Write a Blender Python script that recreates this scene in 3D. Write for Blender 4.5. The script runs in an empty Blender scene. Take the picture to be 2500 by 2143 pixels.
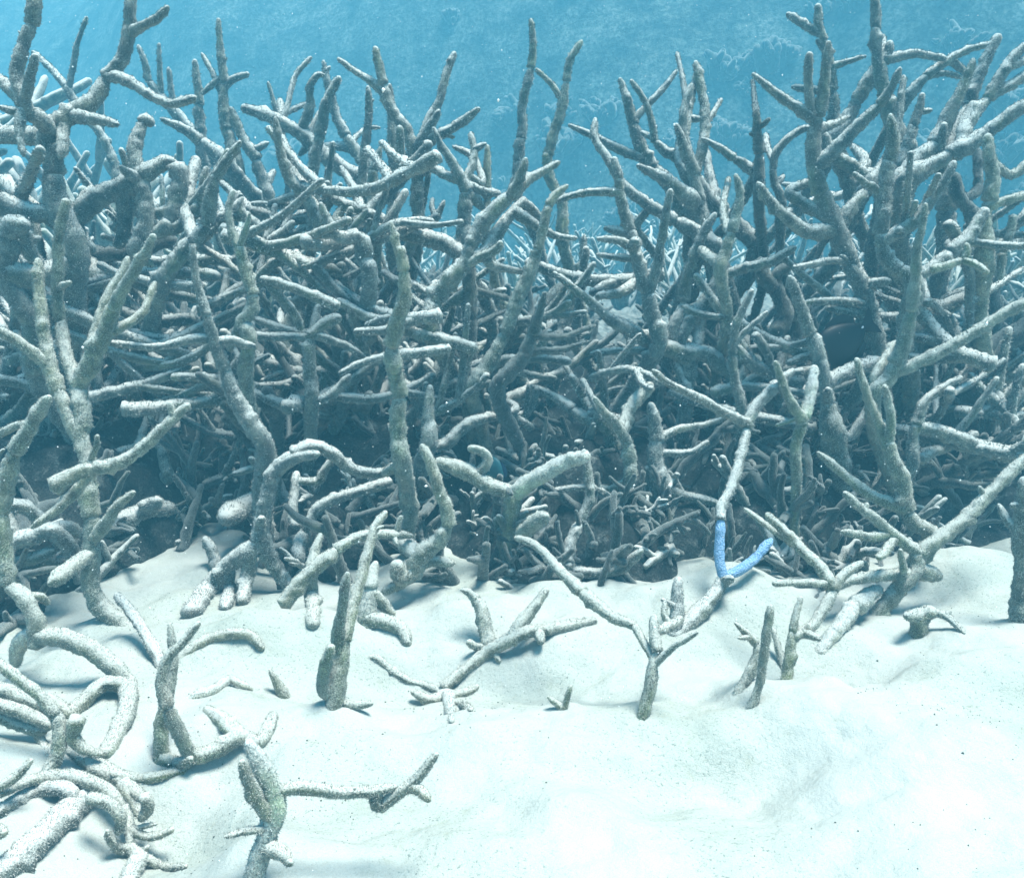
import bpy, bmesh, math, random
import numpy as np
from mathutils import Vector

# ------------------------------------------------------------------ camera, world, sun, exposure
sc = bpy.context.scene
IW, IH = 2500.0, 2143.0            # the photograph's own pixels
CAM_H, PITCH, HFOV = 0.62, math.radians(10.0), math.radians(60.0)
FPX = IW / 2 / math.tan(HFOV / 2)
cam_d = bpy.data.cameras.new('camera'); cam = bpy.data.objects.new('camera', cam_d)
sc.collection.objects.link(cam); sc.camera = cam
cam.location = (0, 0, CAM_H); cam.rotation_euler = (math.pi / 2 - PITCH, 0, 0)
cam_d.sensor_fit = 'HORIZONTAL'; cam_d.angle = HFOV
cam_d.clip_start = 0.02; cam_d.clip_end = 400

SUN_DIR = Vector((-0.24, 0.10, -0.965)).normalized()      # the way the light travels
SUN_EL = math.asin(-SUN_DIR.z); SUN_AZ = math.atan2(-SUN_DIR.x, -SUN_DIR.y)
world = bpy.data.worlds.new('World'); sc.world = world; world.use_nodes = True
wn = world.node_tree.nodes; wl = world.node_tree.links
sky = wn.new('ShaderNodeTexSky'); sky.sky_type = 'NISHITA'; sky.sun_disc = False
sky.sun_elevation = SUN_EL; sky.sun_rotation = SUN_AZ
bg = wn['Background']; bg.inputs['Strength'].default_value = 0.05
wl.new(sky.outputs[0], bg.inputs['Color'])
sun_d = bpy.data.lights.new('sun', 'SUN'); sun = bpy.data.objects.new('sun', sun_d)
sc.collection.objects.link(sun)
sun.rotation_euler = SUN_DIR.to_track_quat('-Z', 'Y').to_euler()
sun_d.energy = 5.0; sun_d.angle = math.radians(20); sun_d.color = (1.0, 0.97, 0.93)
sc.view_settings.view_transform = 'Standard'; sc.view_settings.look = 'None'
sc.view_settings.gamma = 1.0; sc.view_settings.use_curve_mapping = False
sc.view_settings.exposure = 1.24
sc.cycles.max_bounces = 3; sc.cycles.diffuse_bounces = 1; sc.cycles.glossy_bounces = 1
sc.cycles.transmission_bounces = 2; sc.cycles.volume_bounces = 1; sc.cycles.transparent_max_bounces = 8
sc.cycles.use_denoising = True; sc.cycles.use_adaptive_sampling = True; sc.cycles.adaptive_threshold = 0.02
try: sc.cycles.denoiser = 'OPENIMAGEDENOISE'
except Exception: pass
HAZE_DENSITY = 0.12
HAZE_COLOR = (0.095, 0.345, 0.48)
HAZE_ABSORB = (0.22, 0.51, 0.80)

# ------------------------------------------------------------------ helpers
rng = np.random.default_rng(7); random.seed(7)
col = sc.collection
def tag(o, label=None, cat=None, group=None, kind=None):
    if label: o['label'] = label
    if cat: o['category'] = cat
    if group: o['group'] = group
    if kind: o['kind'] = kind
    return o
def mesh_from(name, V, F, mat, smooth=True):
    V = np.asarray(V, dtype=np.float32)
    me = bpy.data.meshes.new(name)
    me.vertices.add(len(V)); me.vertices.foreach_set('co', V.ravel())
    if isinstance(F, list): tris = F
    else: tris = [F]
    idx = np.concatenate([np.asarray(t, dtype=np.int32).ravel() for t in tris])
    tot = np.concatenate([np.full(len(t), np.asarray(t).shape[1], dtype=np.int32) for t in tris])
    start = np.concatenate([[0], np.cumsum(tot)[:-1]]).astype(np.int32)
    me.loops.add(len(idx)); me.loops.foreach_set('vertex_index', idx)
    me.polygons.add(len(tot)); me.polygons.foreach_set('loop_start', start)
    me.polygons.foreach_set('loop_total', tot)
    me.polygons.foreach_set('use_smooth', np.full(len(tot), smooth, dtype=bool))
    me.update(calc_edges=True); me.validate()
    if mat: me.materials.append(mat)
    return me
def link(name, me, parent=None, loc=None):
    o = bpy.data.objects.new(name, me); col.objects.link(o)
    if parent is not None: o.parent = parent
    if loc is not None: o.location = loc
    return o

# value noise on arrays (2D / 3D), smooth
def _h(ix, iy, iz):
    n = (ix.astype(np.int64) * 374761393 + iy.astype(np.int64) * 668265263 + iz.astype(np.int64) * 2147483647) & 0xffffffff
    n = ((n ^ (n >> 13)) * 1274126177) & 0xffffffff
    n = n ^ (n >> 16)
    return (n & 0xffff) / 32767.5 - 1.0
def vnoise(x, y, z=None):
    x = np.asarray(x, float); y = np.asarray(y, float)
    z = np.zeros_like(x) if z is None else np.asarray(z, float)
    ix, iy, iz = np.floor(x), np.floor(y), np.floor(z)
    fx, fy, fz = x - ix, y - iy, z - iz
    fx, fy, fz = [f * f * f * (f * (f * 6 - 15) + 10) for f in (fx, fy, fz)]
    r = 0
    for dx in (0, 1):
        for dy in (0, 1):
            for dz in (0, 1):
                w = (fx if dx else 1 - fx) * (fy if dy else 1 - fy) * (fz if dz else 1 - fz)
                r = r + w * _h(ix + dx, iy + dy, iz + dz)
    return r
def fbm(x, y, z=None, o=4, g=0.5):
    r, a, s = 0, 1.0, 1.0
    for k in range(o):
        r = r + a * vnoise(np.asarray(x) * s + 17.3 * k, np.asarray(y) * s - 9.1 * k, None if z is None else np.asarray(z) * s + 5.7 * k)
        a *= g; s *= 2.03
    return r
def sstep(a, b, x):
    t = np.clip((np.asarray(x, float) - a) / (b - a), 0, 1)
    return t * t * (3 - 2 * t)

# ------------------------------------------------------------------ photograph point + distance -> world
CP, SP = math.cos(PITCH), math.sin(PITCH)
def ray(px, py):
    a = (px - IW / 2) / FPX; b = (IH / 2 - py) / FPX
    return np.array([a, CP + b * SP, -SP + b * CP])
def at(px, py, Y):
    d = ray(px, py); t = Y / d[1]
    return np.array([0, 0, CAM_H]) + d * t
K = 2500 / 2072.0
def flat(u, v):                     # seabed point under a spot of the 2072-wide view
    d = ray(u * K, v * K); t = -CAM_H / d[2]
    return d[0] * t, d[1] * t

# ------------------------------------------------------------------ terrain heights
BUMPS = []
for (u, v, h, sx, sy) in [(520, 1285, .045, .16, .07), (800, 1260, .03, .16, .07), (1180, 1480, .045, .26, .09), (1690, 1450, .04, .20, .08),
                          (1480, 1225, .055, .14, .07), (1990, 1370, .04, .15, .10), (1960, 1180, .05, .16, .10), (700, 1450, .035, .20, .07),
                          (1080, 1345, -.035, .16, .05), (1770, 1330, -.05, .16, .06), (880, 1450, -.035, .10, .04), (330, 1620, -.04, .13, .10),
                          (420, 1170, .03, .12, .10), (1500, 1560, -.022, .13, .05), (1870, 1440, -.04, .16, .05), (1300, 1700, .03, .2, .1),
                          (1920, 1560, .035, .16, .07), (150, 1340, .03, .12, .08), (180, 1740, -.03, .12, .1)]:
    bx, by = flat(u, v); BUMPS.append((bx, by, h, sx, sy))
# sand banked up round the feet of what stands in it
for (u, v) in [(690, 1425), (1305, 1440), (1525, 1420), (1598, 1370), (940, 1355), (1500, 1395), (228, 1250), (325, 1535), (985, 1310), (1400, 1255), (645, 1260), (1135, 1430), (790, 1300), (545, 1690)]:
    bx, by = flat(u, v); BUMPS.append((bx, by, .014, .05, .04)); BUMPS.append((bx - .03, by - .07, -.010, .05, .035))
def z_sand(x, y):
    x = np.asarray(x, float); y = np.asarray(y, float)
    z = 0.022 * fbm(x * 4 + 3, y * 5, o=3) + 0.040 * fbm(x * 1.3 + 8, y * 1.7 + 2, o=2)
    for bx, by, h, sx, sy in BUMPS:
        z = z + h * np.exp(-((x - bx) / sx) ** 2 - ((y - by) / sy) ** 2)
    z = z + (.0045 * fbm(x * 17, y * 19, o=3) + .004 * np.abs(fbm(x * 9 + 5, y * 11, o=2))) * (1 - sstep(2.5, 4, y))
    z = z * (1 - sstep(6, 12, y)) - 0.3 * sstep(3, 5, y)
    return z
EX = np.array([-3, -1.5, -.95, -.75, -.6, -.45, -.19, .02, .2, .41, .6, .75, .97, 1.3, 3])
EY = np.array([1.4, 1.45, 1.62, 1.95, 1.92, 1.70, 1.80, 1.68, 1.65, 1.80, 1.66, 1.72, 1.93, 1.95, 1.9])
def z_bank(x, y):
    x = np.asarray(x, float); y = np.asarray(y, float)
    e = np.interp(x, EX, EY) + 0.03 * fbm(x * 7, y * 7, o=2)
    z = -0.06 - .25 * (1 - sstep(-.35, -.1, y - e)) + 0.31 * sstep(-.12, .50, y - e) + 0.16 * sstep(.5, 2.0, y - e) + 0.045 * np.maximum(y - 3.5, 0)
    z = z + (0.035 * fbm(x * 6, y * 6, o=4) + 0.02 * fbm(x * 22, y * 22, o=2)) * sstep(-.1, .2, y - e)
    return z
def z_ground(x, y): return float(np.maximum(z_sand(x, y), z_bank(x, y)))
_gx = np.arange(-2.4, 2.401, .012); _gy = np.arange(.3, 4.01, .012)
_GX, _GY = np.meshgrid(_gx, _gy); _ZS = z_sand(_GX, _GY); _ZG = np.maximum(_ZS, z_bank(_GX, _GY))
def look(G, x, y):
    i = np.clip(((np.asarray(x) + 2.4) / .012 + .5).astype(int), 0, len(_gx) - 1); j = np.clip(((np.asarray(y) - .3) / .012 + .5).astype(int), 0, len(_gy) - 1)
    return G[j, i]
def clear_Y(px, py, Y, r, G=_ZG):   # no deeper than the seabed along that pixel's ray
    d = ray(px, py); Yv = np.arange(.45, Y + .01, .004)
    if len(Yv) < 2: return Y
    t = Yv / d[1]; x = d[0] * t; z = CAM_H + d[2] * t
    below = z < look(G, x, Yv) + r
    k = int(below.argmax())
    return float(Yv[k]) if below[k] else Y
def hit(px, py): return clear_Y(px, py, 3.5, 0, _ZS)   # first sand point along a pixel's ray

# ------------------------------------------------------------------ materials
def new_mat(name):
    m = bpy.data.materials.new(name); m.use_nodes = True
    nt = m.node_tree; p = nt.nodes['Principled BSDF']; p.inputs['Roughness'].default_value = 0.95
    p.inputs['Specular IOR Level'].default_value = 0.15
    return m, nt, p
def N(nt, t, **kw):
    n = nt.nodes.new(t)
    for k, v in kw.items():
        if k.startswith('i_'): n.inputs[k[2:].replace('_', ' ')].default_value = v
        else: setattr(n, k, v)
    return n
def ramp(nt, src, stops):
    r = nt.nodes.new('ShaderNodeValToRGB'); e = r.color_ramp.elements
    while len(e) < len(stops): e.new(0.5)
    for k, (p, c) in enumerate(stops):
        e[k].position = p; e[k].color = (*c, 1) if len(c) == 3 else c
    nt.links.new(src, r.inputs[0]); return r.outputs[0]
def mixc(nt, f, a, b, mode='MIX'):
    m = nt.nodes.new('ShaderNodeMix'); m.data_type = 'RGBA'; m.blend_type = mode
    for s, v in ((m.inputs[0], f), (m.inputs[6], a), (m.inputs[7], b)):
        if hasattr(v, 'links'): nt.links.new(v, s)
        else: s.default_value = v if not isinstance(v, tuple) else (*v, 1)
    return m.outputs[2]

def coral_material(name, dark, mid, light, sediment, dust=0.8, scale=1.0):
    m, nt, p = new_mat(name); L = nt.links.new
    geo = N(nt, 'ShaderNodeNewGeometry'); oi = N(nt, 'ShaderNodeObjectInfo')
    n1 = N(nt, 'ShaderNodeTexNoise', i_Scale=38.0 * scale, i_Detail=6.0, i_Roughness=0.65); L(geo.outputs['Position'], n1.inputs['Vector'])
    n2 = N(nt, 'ShaderNodeTexNoise', i_Scale=400.0 * scale, i_Detail=3.5, i_Roughness=0.7); L(geo.outputs['Position'], n2.inputs['Vector'])
    n3 = N(nt, 'ShaderNodeTexNoise', i_Scale=9.0 * scale, i_Detail=3.0); L(geo.outputs['Position'], n3.inputs['Vector'])
    base = ramp(nt, n1.outputs['Fac'], [(.30, dark), (.50, mid), (.70, light)])
    fleck = ramp(nt, n2.outputs['Fac'], [(.38, (.30, .32, .31)), (.50, (.88, .89, .87)), (.62, (1.75, 1.75, 1.68))])
    ff = ramp(nt, n3.outputs['Fac'], [(.38, (.35, .35, .35)), (.60, (.95, .95, .95))])
    turf = ramp(nt, n3.outputs['Color'], [(.36, (.80, .95, .62)), (.47, (1, 1, 1)), (.60, (1, 1, 1)), (.70, (1.15, .92, .95))])
    base = mixc(nt, 0.7, base, turf, 'MULTIPLY')
    base = mixc(nt, ff, base, fleck, 'MULTIPLY')
    tint = ramp(nt, oi.outputs['Random'], [(0, (.85, .92, .95)), (.5, (1, 1, 1)), (1, (1.08, 1.04, .90))])
    base = mixc(nt, 1.0, base, tint, 'MULTIPLY')
    # settled sediment on what faces up, paled and spread further to paint lit tops
    sep = N(nt, 'ShaderNodeSeparateXYZ'); L(geo.outputs['Normal'], sep.inputs[0])
    a = N(nt, 'ShaderNodeMath', operation='MULTIPLY_ADD'); L(n2.outputs['Fac'], a.inputs[0]); a.inputs[1].default_value = 1.3; L(sep.outputs['Z'], a.inputs[2])
    b = N(nt, 'ShaderNodeMath', operation='MULTIPLY_ADD'); L(n3.outputs['Fac'], b.inputs[0]); b.inputs[1].default_value = 0.7; L(a.outputs[0], b.inputs[2])
    s = N(nt, 'ShaderNodeMapRange'); L(b.outputs[0], s.inputs['Value'])
    s.inputs['From Min'].default_value = 1.16; s.inputs['From Max'].default_value = 1.66; s.inputs['To Max'].default_value = dust
    c = mixc(nt, s.outputs[0], base, sediment)
    L(c, p.inputs['Base Color'])
    p.inputs['Sheen Weight'].default_value = 0.8; p.inputs['Sheen Roughness'].default_value = 0.45
    p.inputs['Sheen Tint'].default_value = (.85, .9, .85, 1)
    bu = N(nt, 'ShaderNodeBump', i_Strength=0.9, i_Distance=0.004); L(n2.outputs['Fac'], bu.inputs['Height'])
    bu2 = N(nt, 'ShaderNodeBump', i_Strength=0.6, i_Distance=0.010); L(n1.outputs['Fac'], bu2.inputs['Height']); L(bu2.outputs[0], bu.inputs['Normal'])
    L(bu.outputs[0], p.inputs['Normal'])
    return m
M_CORAL = coral_material('turfed_coral', (.03, .04, .04), (.11, .128, .118), (.27, .29, .26), (.76, .77, .71), 1.0)
M_NEAR = coral_material('pale_turfed_coral', (.06, .073, .056), (.19, .21, .165), (.40, .415, .34), (.74, .75, .67), .85)
M_BARE = coral_material('bare_pale_coral', (.22, .24, .21), (.50, .53, .47), (.70, .73, .66), (.78, .80, .75))
M_DARK = coral_material('shade_dark_turfed_coral', (.016, .022, .024), (.045, .053, .052), (.10, .115, .108), (.26, .285, .27), 0.45)  # dark turf, toned down further to stand for shade inside the thicket

def blue_material():
    m, nt, p = new_mat('living_blue_tissue'); L = nt.links.new
    geo = N(nt, 'ShaderNodeNewGeometry')
    v = N(nt, 'ShaderNodeTexVoronoi', i_Scale=330.0); L(geo.outputs['Position'], v.inputs['Vector'])
    c = ramp(nt, v.outputs['Distance'], [(0.0, (.52, .66, .80)), (.45, (.25, .43, .66)), (.9, (.15, .30, .50))])
    L(c, p.inputs['Base Color'])
    b = N(nt, 'ShaderNodeBump', i_Strength=0.8, i_Distance=0.003, invert=True); L(v.outputs['Distance'], b.inputs['Height']); L(b.outputs[0], p.inputs['Normal'])
    return m
M_BLUE = blue_material()

def sand_material():
    m, nt, p = new_mat('white_sand'); L = nt.links.new
    geo = N(nt, 'ShaderNodeNewGeometry'); P = geo.outputs['Position']
    big = N(nt, 'ShaderNodeTexNoise', i_Scale=3.2, i_Detail=5.0); L(P, big.inputs['Vector'])
    mid = N(nt, 'ShaderNodeTexNoise', i_Scale=42.0, i_Detail=6.0, i_Roughness=0.7); L(P, mid.inputs['Vector'])
    grain = N(nt, 'ShaderNodeTexNoise', i_Scale=900.0, i_Detail=3.0); L(P, grain.inputs['Vector'])
    sp = N(nt, 'ShaderNodeTexNoise', i_Scale=240.0, i_Detail=3.0, i_Roughness=0.75); L(P, sp.inputs['Vector'])
    base = ramp(nt, big.outputs['Fac'], [(.30, (.40, .44, .385)), (.50, (.475, .505, .46)), (.70, (.51, .535, .50))])
    stain = ramp(nt, mid.outputs['Fac'], [(.28, (.86, .85, .76)), (.44, (1, 1, 1))])
    base = mixc(nt, 0.6, base, stain, 'MULTIPLY')
    g = ramp(nt, grain.outputs['Fac'], [(.30, (.74, .75, .75)), (.5, (1, 1, 1)), (.7, (1.08, 1.08, 1.08))])
    base = mixc(nt, 0.8, base, g, 'MULTIPLY')
    # drifts of dark grains and detritus, only in patches
    patch = ramp(nt, big.outputs['Fac'], [(.44, (1, 1, 1)), (.60, (0, 0, 0))])
    fl = ramp(nt, sp.outputs['Fac'], [(.57, (0, 0, 0)), (.66, (1, 1, 1))])
    mm = N(nt, 'ShaderNodeMath', operation='MULTIPLY'); L(patch, mm.inputs[0]); L(fl, mm.inputs[1])
    c = mixc(nt, mm.outputs[0], base, (.22, .26, .23))
    L(c, p.inputs['Base Color'])
    b1 = N(nt, 'ShaderNodeBump', i_Strength=0.5, i_Distance=0.012); L(mid.outputs['Fac'], b1.inputs['Height'])
    b2 = N(nt, 'ShaderNodeBump', i_Strength=0.5, i_Distance=0.0015); L(grain.outputs['Fac'], b2.inputs['Height']); L(b1.outputs[0], b2.inputs['Normal'])
    L(b2.outputs[0], p.inputs['Normal'])
    return m
M_SAND = sand_material()

def bank_material(name, stops, scale, far=False):
    m, nt, p = new_mat(name); L = nt.links.new
    geo = N(nt, 'ShaderNodeNewGeometry'); P = geo.outputs['Position']
    a = N(nt, 'ShaderNodeTexNoise', i_Scale=scale, i_Detail=8.0, i_Roughness=0.7); L(P, a.inputs['Vector'])
    f = N(nt, 'ShaderNodeTexNoise', i_Scale=scale * 9, i_Detail=4.0, i_Roughness=0.7); L(P, f.inputs['Vector'])
    c = ramp(nt, a.outputs['Fac'], stops)
    c = mixc(nt, 0.8, c, ramp(nt, f.outputs['Fac'], [(.40, (.30, .32, .34)), (.5, (.9, .9, .9)), (.62, (1.9, 1.9, 1.85))]), 'MULTIPLY')
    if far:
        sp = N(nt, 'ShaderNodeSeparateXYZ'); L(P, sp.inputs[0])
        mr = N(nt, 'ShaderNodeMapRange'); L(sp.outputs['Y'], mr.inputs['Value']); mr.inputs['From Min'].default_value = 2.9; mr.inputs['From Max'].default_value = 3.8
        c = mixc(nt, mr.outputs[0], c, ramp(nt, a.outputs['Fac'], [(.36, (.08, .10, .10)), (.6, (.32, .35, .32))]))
    L(c, p.inputs['Base Color'])
    b = N(nt, 'ShaderNodeBump', i_Strength=1.0, i_Distance=0.35 / scale); L(a.outputs['Fac'], b.inputs['Height'])
    b2 = N(nt, 'ShaderNodeBump', i_Strength=0.8, i_Distance=0.05 / scale); L(f.outputs['Fac'], b2.inputs['Height']); L(b.outputs[0], b2.inputs['Normal'])
    L(b2.outputs[0], p.inputs['Normal'])
    return m
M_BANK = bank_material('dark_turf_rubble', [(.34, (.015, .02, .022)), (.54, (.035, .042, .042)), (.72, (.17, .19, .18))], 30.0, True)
M_SLOPE = bank_material('reef_slope_rock', [(.38, (.02, .035, .04)), (.52, (.09, .12, .11)), (.68, (.19, .23, .21))], 2.2)

# ------------------------------------------------------------------ seabed
def heightfield(name, xs, ys, zf, mat):
    X, Y = np.meshgrid(xs, ys); Z = zf(X, Y)
    V = np.stack([X, Y, Z], -1).reshape(-1, 3)
    nx, ny = len(xs), len(ys)
    i = np.arange(ny - 1)[:, None] * nx + np.arange(nx - 1)[None, :]
    F = np.stack([i, i + 1, i + nx + 1, i + nx], -1).reshape(-1, 4)
    return link(name, mesh_from(name, V, F, mat))
def axis(lo, a, n, b, hi, m):       # fine between a and b, stretched outside
    left = a - (np.linspace(0, 1, m)[::-1] ** 2.5) * (a - lo)
    right = b + (np.linspace(0, 1, m) ** 2.5) * (hi - b)
    return np.unique(np.concatenate([left, np.linspace(a, b, n), right]))
tag(heightfield('sand', axis(-60, -1.3, 460, 1.3, 60, 24), axis(-12, 0.6, 300, 2.2, 70, 24), z_sand, M_SAND), 'white rippled sand sea floor before the thicket', 'sand', kind='structure')
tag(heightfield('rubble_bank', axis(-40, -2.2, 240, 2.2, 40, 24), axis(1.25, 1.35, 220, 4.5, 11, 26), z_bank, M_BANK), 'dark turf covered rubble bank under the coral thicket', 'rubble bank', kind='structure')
def z_slope(x, y):
    x = np.asarray(x, float); y = np.asarray(y, float)
    foot = 11.0 - 0.35 * np.clip(x, -9, 0) - .75 * np.clip(x, 0, 5) + 0.9 * fbm(x * .25, y * 0, o=2)
    t = np.maximum(y - foot, 0)
    z = 0.2 + 9.5 * (1 - np.exp(-t * (.30 + .04 * sstep(-7, 6, x)))) 
    z = z + sstep(0, 2, t) * (0.55 * fbm(x * .4, y * .4, o=2) + 0.12 * np.abs(fbm(x * 1.5, y * 1.5, o=2)))
    return 6.9 - np.log1p(np.exp((6.9 - z) * 2)) / 2 - 0.8 * (1 - sstep(0, 1.5, t))
tag(heightfield('reef_slope', np.linspace(-30, 30, 260), np.concatenate([np.linspace(7.5, 30, 200), [60.0]]), z_slope, M_SLOPE), 'blue hazed reef slope rising behind the thicket', 'reef slope', kind='structure')

# ------------------------------------------------------------------ coral branches
def resample(P, step):
    """Catmull-Rom through P, evenly spaced."""
    P = np.asarray(P, float)
    if len(P) == 2: P = np.stack([P[0], P[0] * .5 + P[1] * .5, P[1]])
    Q = np.vstack([2 * P[0] - P[1], P, 2 * P[-1] - P[-2]])
    out = []
    for k in range(len(P) - 1):
        p0, p1, p2, p3 = Q[k:k + 4]
        t = np.linspace(0, 1, 14, endpoint=False)[:, None]
        out.append(0.5 * (2 * p1 + (p2 - p0) * t + (2 * p0 - 5 * p1 + 4 * p2 - p3) * t ** 2 + (3 * p1 - p0 - 3 * p2 + p3) * t ** 3))
    C = np.vstack(out + [P[-1:]])
    d = np.concatenate([[0], np.cumsum(np.linalg.norm(np.diff(C[:, :3], axis=0), axis=1))])
    n = max(4, int(d[-1] / step) + 1)
    s = np.linspace(0, d[-1], n)
    return np.stack([np.interp(s, d, C[:, j]) for j in range(C.shape[1])], 1), s
def tube(P, R, segs, rough=1.0, fuzz=0.0, blunt=0.8, fuzz_len=0.0035, knobs=True):
    """P: n x 3 axis, R: n radii -> vertices, faces. Closed round tip; lumpy skin; turf filaments as thin slivers."""
    n = len(P)
    T = np.gradient(P, axis=0); T /= np.linalg.norm(T, axis=1)[:, None] + 1e-12
    U = np.zeros_like(P); ref = np.array([0.31, 0.9, 0.29]); ref = ref - T[0] * ref.dot(T[0])
    if np.linalg.norm(ref) < .2: ref = np.array([1., 0, 0]) - T[0] * T[0][0]
    U[0] = ref / np.linalg.norm(ref)
    for k in range(1, n):
        u = U[k - 1] - T[k] * U[k - 1].dot(T[k]); U[k] = u / (np.linalg.norm(u) + 1e-12)
    W = np.cross(T, U)
    a = np.linspace(0, 2 * math.pi, segs, endpoint=False)
    dirs = np.cos(a)[None, :, None] * U[:, None, :] + np.sin(a)[None, :, None] * W[:, None, :]
    r = R[:, None] * np.ones(segs)[None]
    cen = P[:, None, :] + dirs * r[..., None]
    f = 0.55 / max(R.mean(), .003)
    ns = fbm(cen[..., 0] * f, cen[..., 1] * f, cen[..., 2] * f, o=3, g=.6)
    r = r * (1 + rough * (0.13 * ns + 0.065 * rng.standard_normal((n, segs))))
    nb = int(rng.poisson(max(0, n - 6) * np.linalg.norm(P[1] - P[0]) / .07)) if knobs else 0
    for _ in range(nb):                                  # side buds
        kc, ac = rng.uniform(2, n - 3), rng.uniform(0, 2 * math.pi); st = np.linalg.norm(P[1] - P[0]); wr = R.mean() * rng.uniform(.35, .7)
        da = np.angle(np.exp(1j * (a - ac)))[None] * R[:, None]; dk = ((np.arange(n) - kc) * st)[:, None]
        r = r + R.mean() * rng.uniform(.2, .75) * np.exp(-(da ** 2 + dk ** 2) / wr ** 2)
    V = P[:, None, :] + dirs * r[..., None]
    tip = P[-1] + T[-1] * R[-1] * blunt
    mid = P[-1] + T[-1] * R[-1] * blunt * .62
    Vt = mid[None] + dirs[-1] * (r[-1] * .66)[:, None]
    VV = np.vstack([V.reshape(-1, 3), Vt, tip[None], (P[0] - T[0] * R[0] * .5)[None]])
    i = (np.arange(n)[:, None] * segs + np.arange(segs)[None, :])
    j = np.roll(i, -1, axis=1)
    F4 = np.stack([i, j, np.vstack([j, j[-1:] + segs])[1:], np.vstack([i, i[-1:] + segs])[1:]], -1).reshape(-1, 4)
    it, jt = i[-1] + segs, j[-1] + segs
    F3 = [np.stack([it, jt, np.full(segs, len(VV) - 2)], -1), np.stack([j[0], i[0], np.full(segs, len(VV) - 1)], -1)]
    if fuzz > 0:
        area = (2 * math.pi * R).mean() * np.linalg.norm(np.diff(P, axis=0), axis=1).sum()
        m = int(min(area * fuzz, 15000))
        if m > 0:
            q = rng.integers(0, n - 1, m); b = rng.integers(0, segs, m); b2 = (b + 1) % segs
            fa, fb = rng.uniform(0, 1, (2, m, 1))
            o = (V[q, b] * (1 - fb) + V[q, b2] * fb) * (1 - fa) + (V[q + 1, b] * (1 - fb) + V[q + 1, b2] * fb) * fa
            dr = dirs[q, b] + 0.55 * rng.standard_normal((m, 3)); dr /= np.linalg.norm(dr, axis=1)[:, None]
            side = np.cross(dr, rng.standard_normal((m, 3))); side /= np.linalg.norm(side, axis=1)[:, None] + 1e-9
            ln = fuzz_len * rng.uniform(.4, 1.5, m)[:, None]; wd = fuzz_len * .26
            base = len(VV)
            VV = np.vstack([VV, o - dirs[q, b] * .001 - side * wd, o - dirs[q, b] * .001 + side * wd, o + dr * ln])
            k = base + np.arange(m)
            F3.append(np.stack([k, k + m, k + 2 * m], -1))
    return VV, [F4, np.vstack(F3)]

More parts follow.
